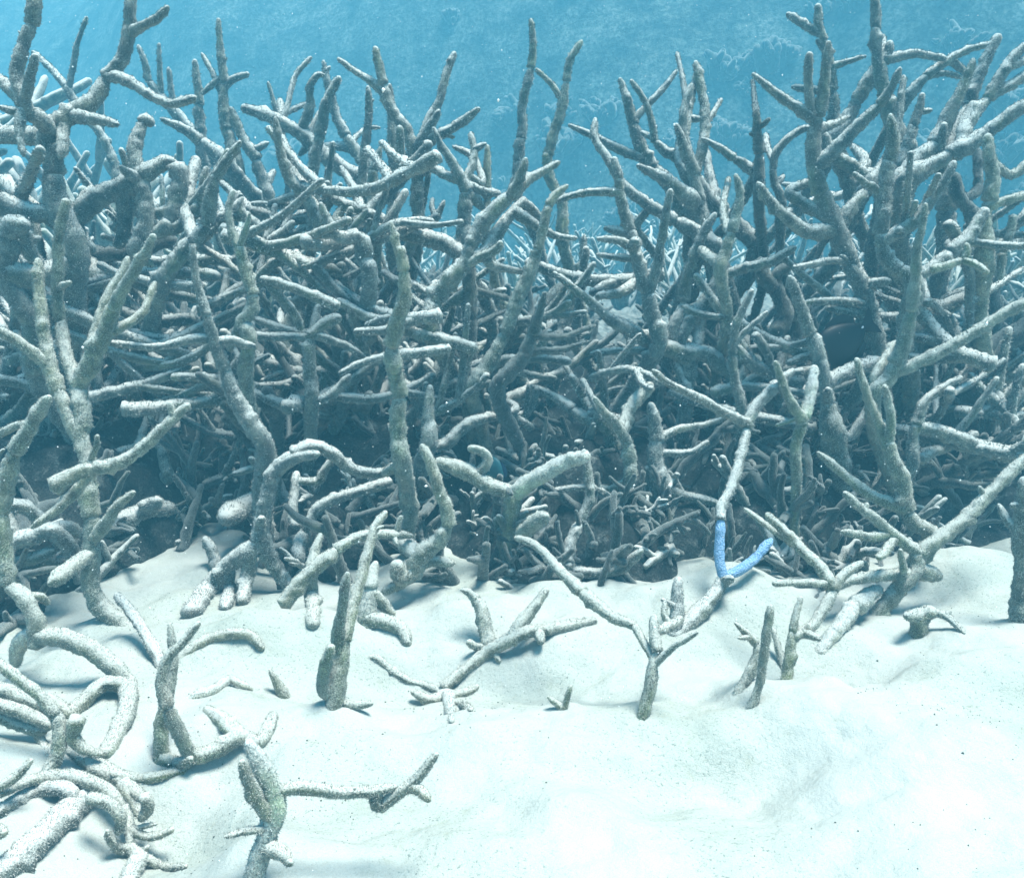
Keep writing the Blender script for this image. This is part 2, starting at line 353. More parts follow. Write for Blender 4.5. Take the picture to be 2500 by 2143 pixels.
TILES = {'D': (0, 0, 2500 / 2072.), 'L': (0, 1543, 700 / 2072.)}
for k in range(12): TILES[str(k)] = ([0, 600, 1200, 1800][k % 4], [0, 600, 1200][k // 4], 700 / 1776.)
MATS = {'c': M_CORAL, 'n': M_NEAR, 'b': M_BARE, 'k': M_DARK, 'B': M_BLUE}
def parse(line):
    head, pts = line.split(':'); h = head.split()
    ox, oy, s = TILES[h[0]]
    P = []
    for q in pts.split():
        if '/' in q:                                   # another tile from here on
            t, q = q.split('/'); ox, oy, s = TILES[t]
        x, y = q.split(','); P.append((ox + float(x) * s, oy + float(y) * s))
    return dict(w0=float(h[1]) * TILES[h[0]][2], w1=float(h[2]) * TILES[h[0]][2], dy=float(h[3]), opt=h[4:], P=np.array(P))
REPORT = []
def coral(name, label, Y, opts, text, mat='c', cat='coral', group=None):
    """One coral: an Empty at its base, its stem and branches as parts. Y: distance of the base ('g': where it stands on the sand)."""
    done = []; root = None
    for line in [l.strip() for l in text.strip().split('\n') if l.strip()]:
        b = parse(line); P = b['P']; parent = None
        if not done:
            y0 = hit(P[0][0], P[0][1] + 4) if Y == 'g' else Y
        else:
            best = None
            for q in done:
                dd = np.hypot(q['px'][:, 0] - P[0][0], q['px'][:, 1] - P[0][1]) 
                k = int(dd.argmin())
                if best is None or dd[k] < best[0]: best = (dd[k], q, k)
            d, parent, k = best
            y0 = parent['px'][k, 2]
            if d > 62: REPORT.append((label[:40], line[:30], round(d)))
            a = parent['px'][k, :2]
            if any(o.startswith('y') for o in b['opt']): pass
            elif d < 25: P = np.vstack([a[None], P[1:]])
            else: P = np.vstack([a[None], P])
        for o in b['opt']:
            if o.startswith('y'): y0 = float(o[1:])
        seg = np.concatenate([[0], np.cumsum(np.hypot(*np.diff(P, axis=0).T))]); f = seg / seg[-1]
        Ys = y0 + b['dy'] * f
        W = b['w0'] + (b['w1'] - b['w0']) * f
        for k in range(len(P)):
            if k > 0 or (not done and Y != 'g' and 'r' not in opts):
                if 'B' not in b['opt']: Ys[k] = clear_Y(P[k][0], P[k][1], Ys[k], .45 * W[k] * .5 * Ys[k] / FPX)
        pts = [np.append(at(P[k][0], P[k][1], Ys[k]), 0) for k in range(len(P))]
        for k in range(len(P)): pts[k][3] = W[k] * .5 * Ys[k] / FPX
        if not done and 'r' in opts:                   # the hidden foot: down to the bank
            p = pts[0].copy(); g = z_ground(p[0], p[1]) - .04; add = []
            rr = p[3]; drift = random.uniform(-.06, .06) if p[1] > 1.85 else 0
            while p[2] > g and len(add) < 14:
                p = p + np.array([drift + random.uniform(-.03, .03), random.uniform(.02, .09), -.10, 0]); p[3] = rr = rr * .95
                add.insert(0, p.copy())
            pts = add + pts
        elif not done and Y == 'g':
            p = pts[0].copy(); dirn = (pts[0] - pts[1]); dirn[3] = 0; dirn /= np.linalg.norm(dirn[:3]) + 1e-9
            dirn[2] = min(dirn[2], -.5)
            p[:3] += dirn[:3] * .05; p[3] *= 1.05; pts = [p] + pts
        step = max(.006, np.mean([q[3] for q in pts]) * .36) * (1 + .35 * max(0, y0 - 2))
        S, s = resample(np.array(pts), step)
        n = len(S)
        # crooked growth
        ph = rng.uniform(0, 99); amp = .22 * S[:, 3] * np.clip(np.minimum(np.arange(n), 8) / 8, 0, 1)
        for ax in range(3): S[:, ax] += amp * vnoise(s * 11 + ph + 31 * ax, s * 0 + ax * 7.7)
        R = S[:, 3] * (1 + .10 * vnoise(s * 16 + ph, s * 0 + 3.3))
        taper = np.clip((s[-1] - s) / (S[-1, 3] * random.uniform(1.2, 4) + 1e-6), 0, 1); lo = random.uniform(.45, .85); R = R * (lo + (1 - lo) * np.sqrt(taper))
        m = MATS[next((o[1:] for o in b['opt'] if o.startswith('m')), mat)]
        ym = max(.6, float(np.mean(Ys)))
        segs = 14 if ym < 1.8 else 11 if ym < 2.9 else 8
        fz = 0 if m is M_BLUE else 260000 / max(.8, ym / 1.2) ** 2
        V, F = tube(S[:, :3], R, segs, 1.0, fz, .8, .0027 * max(.8, ym / 1.5))
        if root is None:
            base = Vector(S[0, :3]); root = bpy.data.objects.new(name, None); col.objects.link(root)
            root.location = base; root.empty_display_size = .05
            tag(root, label, cat, group)
        me = mesh_from('branch', V - np.array(base), F, m)
        nm = next((o[1:] for o in b['opt'] if o.startswith('@')), None)
        short = s[-1] < .11
        own = root; lvl = 1
        if parent is not None and short and parent['lvl'] == 1: own = parent['obj']; lvl = 2
        nm = nm or ('stem' if not done else 'twig' if short else 'branch')
        ob = link(nm, me, own)
        # pixel trace for the next pieces to join on
        DP, _ = resample(np.column_stack([P, Ys]), 4.0)
        done.append(dict(px=DP, obj=ob, lvl=lvl))
    return root
# ------------------------------------------------------------------ the corals one can tell apart, near to far
STG = 'staghorn_coral'
# --- on the sand in front
coral(STG, 'low sprawling pale coral on the sand, its long horizontal arm ending in an upturned prong', 'g', '', '''
D 50 36 .02 mb: 510,1790 540,1705 562,1640 545,1575 505,1500
D 30 26 .03: 560,1600 620,1593 690,1603 760,1598 800,1592
D 32 17 .01: 765,1632 800,1610 840,1578 885,1524
D 24 20 -.01: 826,1590 850,1598 868,1618
D 34 20 -.02: 553,1660 515,1605 490,1540
D 22 14 -.03: 540,1668 500,1680 455,1692
D 40 22 -.03: 545,1715 575,1725 590,1745
''', 'n')
coral(STG, 'J-shaped fuzzy branch curling up from the sand at lower left, its tip leaning right', 'g', '', '''
8 90 100 -.06: 1560,1545 1480,1510 1350,1590 1190,1625 1110,1490 1035,1330
8 100 45 .02: 1035,1330 1005,1190 1010,1090 1060,1000 1140,930 1235,815
8 95 80 .05: 1520,1530 1600,1560 1660,1470 1690,1370
8 110 90 .08 mb: 1480,1510 1400,1440 1270,1340
''', 'n')
coral(STG, 'straight stake of coral standing in the sand behind the J-shaped branch', 'g', '', '''
8 105 45 .05: 1000,1660 1000,1470 1030,1280 1065,1100 1065,960 1055,820
8 100 70 -.02: 1000,1650 1100,1680 1180,1650
''', 'n')
coral(STG, 'leaning coral stick rising from bright sand, tip towards upper left, beside the tall antler coral', 'g', '', '''
8 80 62 .10: 1000,1080 900,880 810,740 720,640
''')
coral('coral_fragment', 'small arched coral piece resting on the sand, between J-shaped branch and twin-stick coral', 'g', '', '''
8 80 70 .01: 1250,940 1330,905 1440,880 1550,890 1620,975
''', 'n', 'coral fragment')
coral('coral_fragment', 'half-buried pale coral nub above the J-shaped branch', 'g', '', '''
8 85 70 .05: 1240,1260 1330,1225 1420,1160
8 55 40 -.01: 1420,1165 1500,1195 1560,1225
''', 'b', 'coral fragment')
coral('coral_fragment', 'lone little coral cone poking out of the sand left of the twin-stick coral', 'g', '', '''
9 80 32 .0: 225,1250 195,1190 145,1100
''', 'n', 'coral fragment')
coral(STG, 'twin-stick coral, two long sticks rising fused from the sand at centre left', 'g', '', '''
9 125 110 .02: 545,1300 570,1130 610,900
9 100 42 .10: 605,920 660,720 720,500 770,320 800,220 865,130
9 90 62 -.02: 575,1000 570,880 600,700 632,505
9 100 75 -.03: 560,1260 480,1220 495,1090 530,960
9 60 45 -.01: 570,1280 650,1325 780,1315
9 28 20 .0: 800,250 830,220 850,215
''', 'n')
coral(STG, 'long sloping coral arm with pale blunt lower end behind the twin sticks', 1.56, '', '''
9 115 85 .04: 235,700 330,570 450,450 560,360
9 80 48 .08: 560,360 680,285 800,262 920,262 1030,275
9 48 34 .0: 935,260 945,205 965,155
9 40 30 -.02: 915,270 935,325
9 80 95 .02: 410,500 400,640 430,830
9 85 42 .04: 405,480 425,380 465,265
''', 'n')
coral(STG, 'stubby upright coral with a thick leg spreading right, just behind the twin sticks', 'g', '', '''
9 130 110 .02: 740,810 755,690 770,590
9 100 55 .03: 770,600 790,500 805,435
9 110 100 -.03: 740,800 850,800 960,850 1005,940
9 85 70 .02: 790,620 850,690 910,760
''', 'n')
coral('coral_fragment', 'thin jagged scrap of coral lying on the sand right of the twin sticks', 'g', '', '''
9 45 55 -.02: 795,1025 880,1090 1000,1165 1100,1195 1260,1260
9 75 50 -.01: 1230,1270 1140,1290 1030,1240
9 75 50 .02: 1240,1265 1340,1255 1435,1205
9 90 50 -.05 mb: 1250,1270 1265,1340 1275,1420
9 60 45 -.02: 1280,1290 1340,1320 1395,1355
''', 'n', 'coral fragment')
coral('coral_fragment', 'tiny V-shaped coral sprout in the bright sand right of the jagged scrap', 'g', '', '''
10 48 34 .0: 450,1340 470,1280 492,1205
10 50 34 .0: 450,1340 400,1310 350,1270
''', 'n', 'coral fragment')
coral(STG, 'bent upright coral stick with a crooked tip standing in sand at the middle', 'g', '', '''
9 105 75 .04: 1510,965 1490,830 1465,730 1420,660
9 70 40 .0: 1425,665 1385,625 1335,605
9 60 45 -.02: 1490,960 1430,960 1380,930
''', 'n')
coral(STG, 'long coral log lying across sand with a pointed upright spur', 'g', '', '''
9 75 85 .03: 1370,1095 1480,1010 1600,940 10/200,880 10/330,855
10 80 60 .10: 330,855 480,825 640,800
10 100 52 .05: 110,890 190,800 270,700 335,610
10 60 80 -.02: 290,870 310,930
9 40 40 -.02: 1540,990 1570,1050
''', 'n')
coral(STG, 'forked coral on a single stalk in sand, one long arm reaching upper left', 'g', '', '''
10 88 70 .02: 940,1380 985,1220 1005,1080 1030,990
10 58 44 .05: 990,1040 930,910 875,815
10 62 85 .07: 880,830 800,800 720,760 560,620
10 85 46 .12: 560,620 420,490 310,360 240,310 150,285
10 56 24 -.03: 1040,1080 1130,960 1210,915 1275,872
10 75 72 .03: 1020,990 1010,900 1000,770
10 60 66 .06: 1010,860 1090,840 1170,785
10 50 36 .02: 1100,830 1070,760 1075,680
''', 'n')
coral(STG, 'stout blunt coral post just behind the forked stalk coral', 'g', 'x', '''
10 95 80 .03: 1130,850 1145,720 1165,540
10 45 34 -.02: 1150,720 1110,700 1060,670
''')
coral(STG, 'blue-banded coral, two bright blue living sections under a long grey forked stem', 'g', '', '''
10 115 85 .06: 1240,800 1330,710 1410,610 1440,540
10 72 66 .03 mB @living_section: 1425,545 1408,400 1418,175
10 66 64 .12: 1418,180 1432,80 6/1480,1500 6/1545,1280 6/1580,1130
10 66 60 .06 mB @living_section: 1490,540 1590,440 1735,300
10 70 62 -.03: 1445,560 1490,535
6 75 58 .10: 1560,1090 1640,1000 1770,870 7/100,1010 7/210,900 7/345,770
6 72 40 -.10: 1550,1090 1440,1030 1300,950 1170,890 1080,840 1000,775
''')
coral(STG, 'slim upright coral stake standing alone on the sand, right of centre', 'g', '', '''
11 62 52 .02: 85,1330 140,1180 165,1020 180,870 200,705
''', 'n')
coral(STG, 'crooked short stick with a round pale foot beside the slim stake', 'g', '', '''
10 75 58 .02: 1545,1230 1590,1120 1640,1010 1640,940
10 52 36 .0: 1640,945 1590,885 1510,815
10 40 30 -.02: 1600,910 1530,905
''', 'n')
coral(STG, 'antler coral on the sand, two parallel arms pointing to upper left', 'g', '', '''
11 78 56 .02: 300,1150 330,1000 345,860
11 54 38 .02: 345,870 362,760 390,655
11 72 66 .06: 360,900 460,830 540,710 600,600
11 66 55 .02: 590,610 660,520 775,435
11 88 58 .08: 570,600 520,480 400,350 290,240 185,140
11 52 36 .10: 400,370 300,290 180,210 45,105
11 50 42 -.04: 540,590 400,565 230,565
11 75 50 -.03: 410,890 460,890 510,915
11 45 30 .0: 430,870 440,820
''', 'n')
coral('coral_fragment', 'short leaning coral peg between the slim stake and the parallel-arm antler', 'g', '', '''
11 55 34 .03: 280,1060 250,950 222,850
''', 'n', 'coral fragment')
coral(STG, 'wide V-shaped coral at right with thick arms, above the grey lump on the sand', 'g', 'x', '''
11 110 100 .02: 900,740 1000,610 1100,490 1120,380
11 95 66 .06: 1120,390 1250,285 1400,170 1560,20 7/1700,1400 7/1800,1300
11 92 46 -.02: 1110,370 960,270 850,170 740,80 665,5
11 44 32 .0: 790,110 805,75
11 72 40 -.04: 930,290 830,280 650,245
11 62 52 -.06: 960,310 920,370 880,410
11 82 68 -.05: 1080,500 900,520 720,545 600,590
11 62 40 -.03: 950,640 1030,510 1010,360
11 50 34 .0: 1540,40 1500,-30
11 40 32 .0: 1510,60 1460,80
11 100 90 .03: 1110,470 1230,520 1260,520
''', 'n')
coral(STG, 'pale fan-based coral chunk leaning between parallel-arm antler and wide V coral', 'g', 'x', '''
11 90 130 .05: 590,890 660,800 740,700
11 130 90 .05: 740,700 800,640 870,600
''', 'b')
coral('coral_lump', 'grey rounded lump with a knobbly finger lying on shaded sand at right', 'g', '', '''
11 110 120 .0: 1120,870 1130,780 1190,740
11 100 80 -.02: 1130,770 1050,770
11 55 34 -.02: 1180,750 1290,770 1410,875
11 40 30 .0: 1290,775 1320,740
''', 'n', 'coral lump')
coral(STG, 'dark upright coral at the right edge with one diagonal side branch, base on sand', 'g', '', '''
11 120 85 .02: 1740,780 1760,500 1755,250 1770,-20 7/1776,1450
11 62 42 .03: 1740,290 1680,180 1620,80
11 60 44 .0: 1750,80 1700,85
''', 'c')
# --- left foreground
coral(STG, 'tall pale antler coral at left with four upright tines, rooted in the sand', 'g', '', '''
8 115 105 .02: 720,790 610,700 570,560 570,350 565,150
4 110 95 .06: 565,1650 560,1500 530,1290 440,1090 360,900
4 95 58 .04: 360,910 300,700 265,500 240,300 235,90
4 105 75 .08: 510,1200 505,1000 470,830 410,680 365,450
4 75 56 -.02: 365,460 350,250 360,60 0/370,1450 0/412,1245
4 118 80 -.02: 500,860 560,730 650,550 710,370
4 85 52 -.06: 705,390 790,210 880,60 0/870,1600 0/945,1460
4 78 50 .10: 545,760 600,520 680,290 760,170 795,75
4 62 38 .08: 690,580 850,440 915,340 960,225
4 74 60 -.05: 300,760 190,650 80,575 -40,510
4 45 34 -.02: 380,270 430,225
4 46 34 -.02: 590,1350 595,1250 605,1175
8 95 46 -.03: 620,300 670,180 730,90 830,0
8 95 100 -.10: 560,380 460,450 310,565
''', 'n')
coral(STG, 'pale fuzzy branch lying across the tall antler coral, forked at its upper right tip', 1.42, '', '''
4 115 90 .02: 335,1500 450,1425 590,1380
4 88 58 .03: 590,1380 750,1345 900,1240 1050,1095 1165,985
4 58 44 .0: 1075,1075 1055,975
4 92 44 -.04: 570,1420 430,1570 200,1745
''', 'n')
coral(STG, 'thick olive branch at the left edge rising to a blunt yellowish tip', 1.30, '', '''
8 110 100 .02: 230,960 225,800 150,650 40,570
8 95 100 .02: 40,580 40,350 10,150 4/5,1650
4 105 105 .0: 10,1640 30,1450 100,1270
4 105 62 -.02: 100,1270 190,1130 240,1030 300,940
4 56 44 .05: 170,1080 90,1120 -30,1180
8 125 120 -.03: 250,890 420,910 580,985 710,1080 790,1180
8 115 130 -.10: 790,1180 790,1320 740,1470 660,1620
8 105 100 -.06: 770,1195 640,1190 520,1310 420,1370 300,1280
8 100 90 .05 mb: 230,880 120,930 90,1080
8 70 60 .03: 150,660 250,650 300,690
''', 'n')
coral(STG, 'bowed arch of fuzzy coral in the lower left corner, feeding a tangle of arms', 1.06, '', '''
L 115 100 .02: 330,1060 410,900 435,740 395,590
L 100 72 .0: 395,600 290,460 130,330 -40,190
L 120 95 -.04: 350,1040 560,1060 760,1140 880,1270
L 95 62 -.03: 880,1270 930,1400 935,1560
L 75 55 -.01: 930,1420 1050,1475 1150,1470 1245,1430
L 45 34 .0: 960,1420 1040,1400 1130,1385
L 95 52 -.02: 950,1610 860,1560 790,1480 775,1430
L 95 40 -.02: 960,1610 1070,1640 1180,1695 1345,1690
L 140 150 .0 mb: 1000,1630 960,1720 930,1800
L 60 50 .0: 1010,1600 1070,1545
L 90 60 -.08: 320,1040 180,1080 60,1140 -40,1180
''', 'n')
coral(STG, 'long coral limb lying on the sand below the straight stake, running to the left corner', 1.12, '', '''
L 100 90 .0: 420,800 560,850 700,920 860,1020 1050,1060
L 85 72 .03: 1050,1060 1150,1040 1280,1000 1385,950
L 120 105 -.03: 470,860 700,990 880,1080 1030,1190
L 120 110 .03: 430,810 520,720 540,630
L 130 100 .0 mb: 880,1100 980,1230 1010,1340
''', 'n')
coral(STG, 'broad dark slab-like coral trunk leaning in the bottom left corner', 1.05, '', '''
L 225 210 -.05: 700,1150 450,1330 230,1550 -80,1790
L 120 120 .02: 460,1120 250,1160 0,1290 -60,1330
''', 'c')
coral('coral_fragment', 'yellowish finger of coral at the left edge near the bottom corner', 0.98, '', '''
L 85 62 .02: -40,1130 60,1080 140,1010 220,920
''', 'n', 'coral fragment')
coral('coral_fragment', 'blunt yellowish coral end jutting in at the left edge, lowest of all', 0.92, '', '''
L 130 110 -.02: -120,1420 -20,1430 30,1440
''', 'n', 'coral fragment')
coral(STG, 'pale tangled limbs at the left edge under the bowed arch', 1.14, '', '''
L 115 120 .0: -40,400 90,440 230,490 340,560
L 110 90 -.02: -60,560 60,640 200,690 320,720
L 70 50 .0: 250,720 310,800 340,900
''', 'n')
coral(STG, 'knot of thick curled pale branches filling the lower left corner', 1.08, '', '''
L 115 95 .0: 560,620 515,740 590,830 720,880
L 110 95 .0 y1.12: -40,520 120,560 250,620 350,680
L 105 80 .0 y.98: 640,1200 790,1230 880,1330 860,1430
L 100 85 .0 y1.0: 1040,1180 1070,1270 1010,1350
''', 'n')
coral(STG, 'heap of pale horizontal coral limbs left of the tall antler trunk', 1.62, '', '''
8 120 100 .04: 30,330 200,270 330,230 430,330 470,430
8 100 90 .05: 20,120 130,90 230,150 300,230
8 90 80 .03: 50,450 200,420 330,360
8 120 110 .05: 60,540 220,470 400,440
8 80 70 .1: 330,240 420,220 510,260
8 80 60 .05: 80,230 20,180 -30,140
''')
coral('coral_fragment', 'thick stump lying deep behind the left antler, blunt end towards camera', 1.9, '', '''
8 130 110 .15: 640,240 780,170 900,110 1080,100
8 100 90 -.05: 880,110 980,60
''')
coral('coral_fragment', 'fat pale stub end in the dark hollow left of the arch coral', 2.0, '', '''
8 130 140 -.15: 1560,60 1480,110 1400,160
''', 'c', 'coral fragment')
coral('coral_fragment', 'small dark peg on the recessed patch of sand at left', 'g', '', '''
8 95 50 .02: 1350,480 1320,370 1275,290
''', 'c', 'coral fragment')
# --- middle front of the thicket
coral(STG, 'arch-shaped coral with two pale legs bent over like a doorway, left of centre', 1.72, '', '''
8 125 110 .0: 1180,750 1290,600 1440,430 1590,310
9 100 95 .02: 80,290 110,100 5/130,1560 5/180,1410 5/290,1290
5 92 56 .06: 290,1290 420,1245 540,1290 640,1370 790,1410 930,1390
5 82 52 -.05: 220,1400 330,1310 445,1290
9 105 95 .03: 120,240 130,360 200,490 290,600
9 62 46 -.03: 90,290 85,220 100,160
8 100 95 .0: 1560,360 1530,520 1500,680
8 70 80 .05: 1430,460 1420,600 1390,720
5 58 50 .0: 930,1390 950,1350
''')
coral(STG, 'low curving limb running from arch coral up to the central stick', 1.80, 'r', '''
5 62 74 .05: 370,1790 420,1650 540,1570 720,1510 890,1450
9 80 90 -.05: 360,240 330,330 330,420
5 60 55 .08: 290,1700 300,1520 310,1410
5 55 50 .0: 440,1460 480,1390 545,1310
''')
coral(STG, 'tall wavy pale stick standing alone in front of the thicket at centre', 1.74, 'r', '''
5 112 100 .0: 970,1350 950,1180 950,1030 960,930
5 100 96 -.02: 960,930 930,780 905,620
5 96 84 -.03: 905,620 930,480 985,320 980,150
5 82 34 .0: 980,150 950,0 1/940,1560 1/900,1375
5 60 40 .05: 960,1380 860,1410 930,1340
''', 'n')
coral(STG, 'short blunt cone of coral right of the central wavy stick', 1.95, 'r', '''
5 105 50 .03: 1140,1250 1135,1080 1140,870
''')
coral(STG, 'arching coral bow between central wavy stick and the bone-like white V', 1.98, 'r', '''
5 80 66 .02: 1120,1290 1260,1215 1370,1105 1490,1060
5 66 50 .10: 1490,1060 1620,1050 1700,1090 1776,1130
5 55 40 .05: 1590,1050 1680,1000 6/50,930
''')
coral(STG, 'S-curved pale stick rising from a knobbed foot right of the central stick', 1.66, '', '''
9 115 95 .0: 1030,520 1080,400 1190,320 1260,210
9 92 58 .0: 1260,210 1240,90 5/1200,1530 5/1150,1370 5/1085,1235
9 110 115 -.02: 1040,500 970,530 930,450
9 75 62 .03: 1060,510 1140,430 1290,440
9 110 90 .06 mb: 1060,380 1000,330 950,280
9 80 60 .0: 1030,540 930,580 850,620
''', 'n')
coral(STG, 'bone-like white V of coral, its right arm ending in a flat broken end', 1.78, 'r', '''
6 110 104 .0: 130,1600 140,1530
6 112 92 -.04 mb: 140,1540 290,1425 440,1345 590,1300
5 96 100 .02: 1650,1540 1500,1480 1360,1390 1190,1335
5 72 52 .0: 1450,1400 1500,1330 1460,1270 1385,1255
6 50 34 .0 mb: 560,1310 575,1265
''', 'n')
coral(STG, 'crooked thin coral post below the flat end of the white V', 1.80, '', '''
10 90 60 .0: 470,440 490,330 550,190
10 60 58 .03: 550,190 600,40 6/605,1500 6/590,1280
10 70 62 -.05: 520,490 700,505 820,470 930,370
6 50 36 .05: 605,1490 680,1520 740,1550
6 50 36 .05: 605,1500 480,1500 340,1525
''', 'c')
coral('coral_fragment', 'blunt finger of coral pointing out of the dark rubble below the white V', 1.74, '', '''
10 100 92 -.08: 190,260 260,210 345,150
''', 'n', 'coral fragment')
coral(STG, 'sickle-shaped pale stick bending left, right of the flat-ended V', 1.90, 'r', '''
6 88 78 .0: 850,1460 865,1330 840,1220
6 78 42 -.06: 840,1220 770,1110 690,1020 635,940
6 55 45 .03: 840,1450 740,1500 650,1490
6 66 80 .08: 810,1170 870,1000 985,860
''', 'n')
coral(STG, 'bottle-shaped dark coral cone right of the sickle-shaped stick', 1.95, 'r', '''
6 150 110 .0: 1050,1490 1030,1330 1020,1200
6 105 62 .0: 1020,1200 1005,1090 985,985
6 60 30 .05: 1050,1200 1150,1135 1300,1110 1445,1065
6 64 50 .05: 1040,1500 1200,1550 1390,1590
6 52 36 .0: 1080,1280 1230,1275 1340,1215
''')
coral(STG, 'smooth diagonal branch falling from left into the sickle-shaped stick', 2.05, 'r', '''
6 85 72 .03: 720,1115 600,1075 500,1010
6 74 30 .05: 500,1010 400,940 300,890 240,865
6 52 30 .0: 210,1060 225,960 232,865
''')
coral(STG, 'pale slender stem with slim fork, standing in the hazy gap right of centre', 2.3, 'r', '''
6 72 62 .0: 800,1080 850,930 870,770
6 60 44 -.03: 870,770 850,680 880,640
6 40 28 .05: 830,900 790,780 750,710
''')
# --- right front
coral(STG, 'coral with flat white plate-like limb hanging down and a leaning blunt finger, at right', 1.78, 'r', '''
7 62 70 .0: 370,1420 365,1250 420,1050
7 70 56 .05 mb: 420,1060 455,920 475,760
7 72 40 -.04: 390,1080 300,900 235,720
7 32 24 .0: 360,1080 240,1110
''', 'n')
coral(STG, 'straight leaning pale column left of the black fish', 1.92, 'r', '''
7 92 86 .0: 545,880 500,680 450,540
7 84 58 -.04: 450,540 390,370 320,190
7 100 90 .08: 560,850 660,790 790,745 880,735
''')
coral(STG, 'stout dark cone with a curved saddle, under the black fish', 1.92, 'r', '''
7 150 90 .0: 620,1200 575,1040 560,950
7 88 74 -.03: 560,960 555,890
7 64 56 .05: 640,1150 700,1180 770,1070 830,960
''')
coral(STG, 'pair of slim pale prongs joined on a bent thick stem, right of the dark cone', 1.70, 'r', '''
11 110 100 .0: 1210,300 1090,190 1040,90
7 100 92 .0: 1040,1640 1020,1490 960,1330 930,1230
7 66 46 -.02: 940,1250 950,1060 915,865
7 70 40 .03: 920,1260 860,1060 800,890 735,700
7 92 44 .05: 1000,1650 860,1555 700,1450 500,1280
''', 'n')
coral(STG, 'tall pale blade-like stem with a long arm reaching to the right edge', 1.86, 'r', '''
7 100 100 .0: 860,930 940,820 985,720
7 100 78 -.03: 985,720 1050,570 1080,400
7 72 40 -.03: 1085,400 1100,200 1115,0 3/1140,1420 3/1165,1265
7 78 66 -.02: 970,790 1120,725 1300,640 1500,520 1680,405 1810,325
7 70 50 .06: 840,900 860,800 980,600
''', 'n')
coral(STG, 'coral elbow with a thick horizontal limb running off the right edge', 1.95, 'r', '''
7 85 80 .0: 1080,1370 1095,1200 1110,1110
7 80 40 .02: 1110,1110 1170,960 1270,880 1385,815
7 78 115 .0: 1130,1120 1300,1160 1470,1235 1650,1285 1820,1330
''')
# --- upper thicket, left
coral(STG, 'massive dark upper-left coral, thick trunk with a long leaning top branch and many stubs', 1.95, 'r', '''
0 170 120 .0: 440,1560 400,1400 350,1230 345,1080
0 120 130 .0: 345,1080 320,940 300,850 330,780
0 112 84 .04: 350,770 480,690 590,600 650,480
0 84 60 .0: 650,480 740,390 790,260 800,110 812,-40
0 64 44 -.03: 815,215 900,150 960,120 1040,42
0 72 46 -.10: 650,460 760,490 900,570 1020,630 1110,635 1205,610
0 82 48 -.06: 470,750 600,735 725,770
0 95 52 -.04: 410,790 395,880 375,975
0 118 72 -.10: 320,810 260,740 180,700
0 72 48 -.06: 170,700 150,620 185,480 222,345
0 62 42 -.02: 150,690 80,690 0,665
0 70 26 -.04: 130,720 125,850 148,970
0 112 92 .06: 290,830 180,840 0,830 -80,835
0 66 86 .02: 120,640 105,480 140,320 195,150
0 86 70 .0: 195,150 215,30 222,-50
0 84 66 .05: 130,660 80,570 0,490 -60,430
0 40 30 .05: 200,660 260,690
0 22 16 .0: 150,230 115,195
0 120 130 .0: 360,1320 200,1310 60,1270 -60,1240
''')
coral(STG, 'looped arch coral with a swan-neck stump, right of the massive upper-left trunk', 2.05, 'r', '''
0 140 120 .0: 440,1400 500,1320 620,1230 750,1165 850,1110
0 112 96 .02: 850,1110 930,1055 1040,1000 1100,1030
0 98 92 -.02: 1095,1020 1120,1110 1080,1240 1060,1390
0 82 80 .04: 840,1080 830,950 860,830 880,760
0 80 76 .0: 880,765 900,735 935,760
0 82 44 -.06: 880,1150 800,1080 745,1035
0 92 100 -.02: 880,1120 905,1270 900,1420 830,1570
0 110 84 .0: 1060,1390 1000,1430 930,1450
0 90 44 .02: 1010,1430 1110,1400 1200,1320 1240,1210 1280,1040
0 56 46 .05: 450,1330 510,1230 570,1165
0 90 84 .05: 780,1190 760,1350 740,1520
''')
coral(STG, 'stout knuckled coral limbs at the left edge below the massive trunk', 1.85, 'r', '''
0 130 150 .0: 20,1700 35,1550 60,1440
0 140 120 -.03: 60,1440 90,1390 140,1390
0 80 60 .05: 110,1400 180,1480 240,1470
0 90 80 .05: 120,1450 190,1560 260,1640
0 170 150 .1: 40,1720 250,1700 430,1600
''')
coral(STG, 'thick horizontal coral trunk bridging behind the left antler tips', 2.15, 'r', '''
0 130 120 .0: 450,1776 460,1640 540,1580
0 100 96 .02: 540,1580 700,1575 870,1560
0 100 90 .05: 870,1560 980,1500 1090,1480
0 110 100 -.05 mb: 540,1590 600,1690 700,1700
0 80 60 .05 mb: 860,1570 930,1690 1010,1680
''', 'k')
coral(STG, 'leaning sturdy stem with a bright upper tip, right of the looped arch coral', 2.0, 'r', '''
0 100 96 .0: 1010,1720 1130,1570 1210,1490 1290,1390
0 98 70 -.02: 1290,1390 1300,1240 1345,1090
0 70 40 -.03: 1345,1090 1400,1000 1485,875
0 60 36 .05: 1310,1370 1400,1320 1500,1230
0 84 70 .15: 1180,1470 1150,1320 1180,1150 1215,990
''')
coral(STG, 'thin Y-shaped coral with slim pale tips, standing left of centre over the web', 1.86, 'r', '''
4 95 70 .0: 1540,560 1500,470 1560,390 1570,300
4 72 70 .0: 1570,300 1540,210 1490,60 0/1475,1530
0 58 36 .02: 1475,1530 1430,1400 1420,1290 1445,1185
0 46 24 -.03: 1490,1540 1520,1440 1548,1325
4 60 50 .04: 1500,470 1450,560 1420,640
''', 'n')
coral(STG, 'slender dark stick slanting down rightward in front of the left web', 1.76, 'r', '''
4 120 90 .0: 1640,1260 1540,1100 1450,930 1390,760
4 90 62 -.03: 1390,760 1330,600 1280,430
4 62 34 .0: 1280,430 1220,240 1195,0 0/1195,1530
4 60 46 -.04: 1320,580 1180,580 1000,620 850,620 690,600
4 58 60 .02: 1340,590 1450,590 1510,610 1575,620
''', 'c')
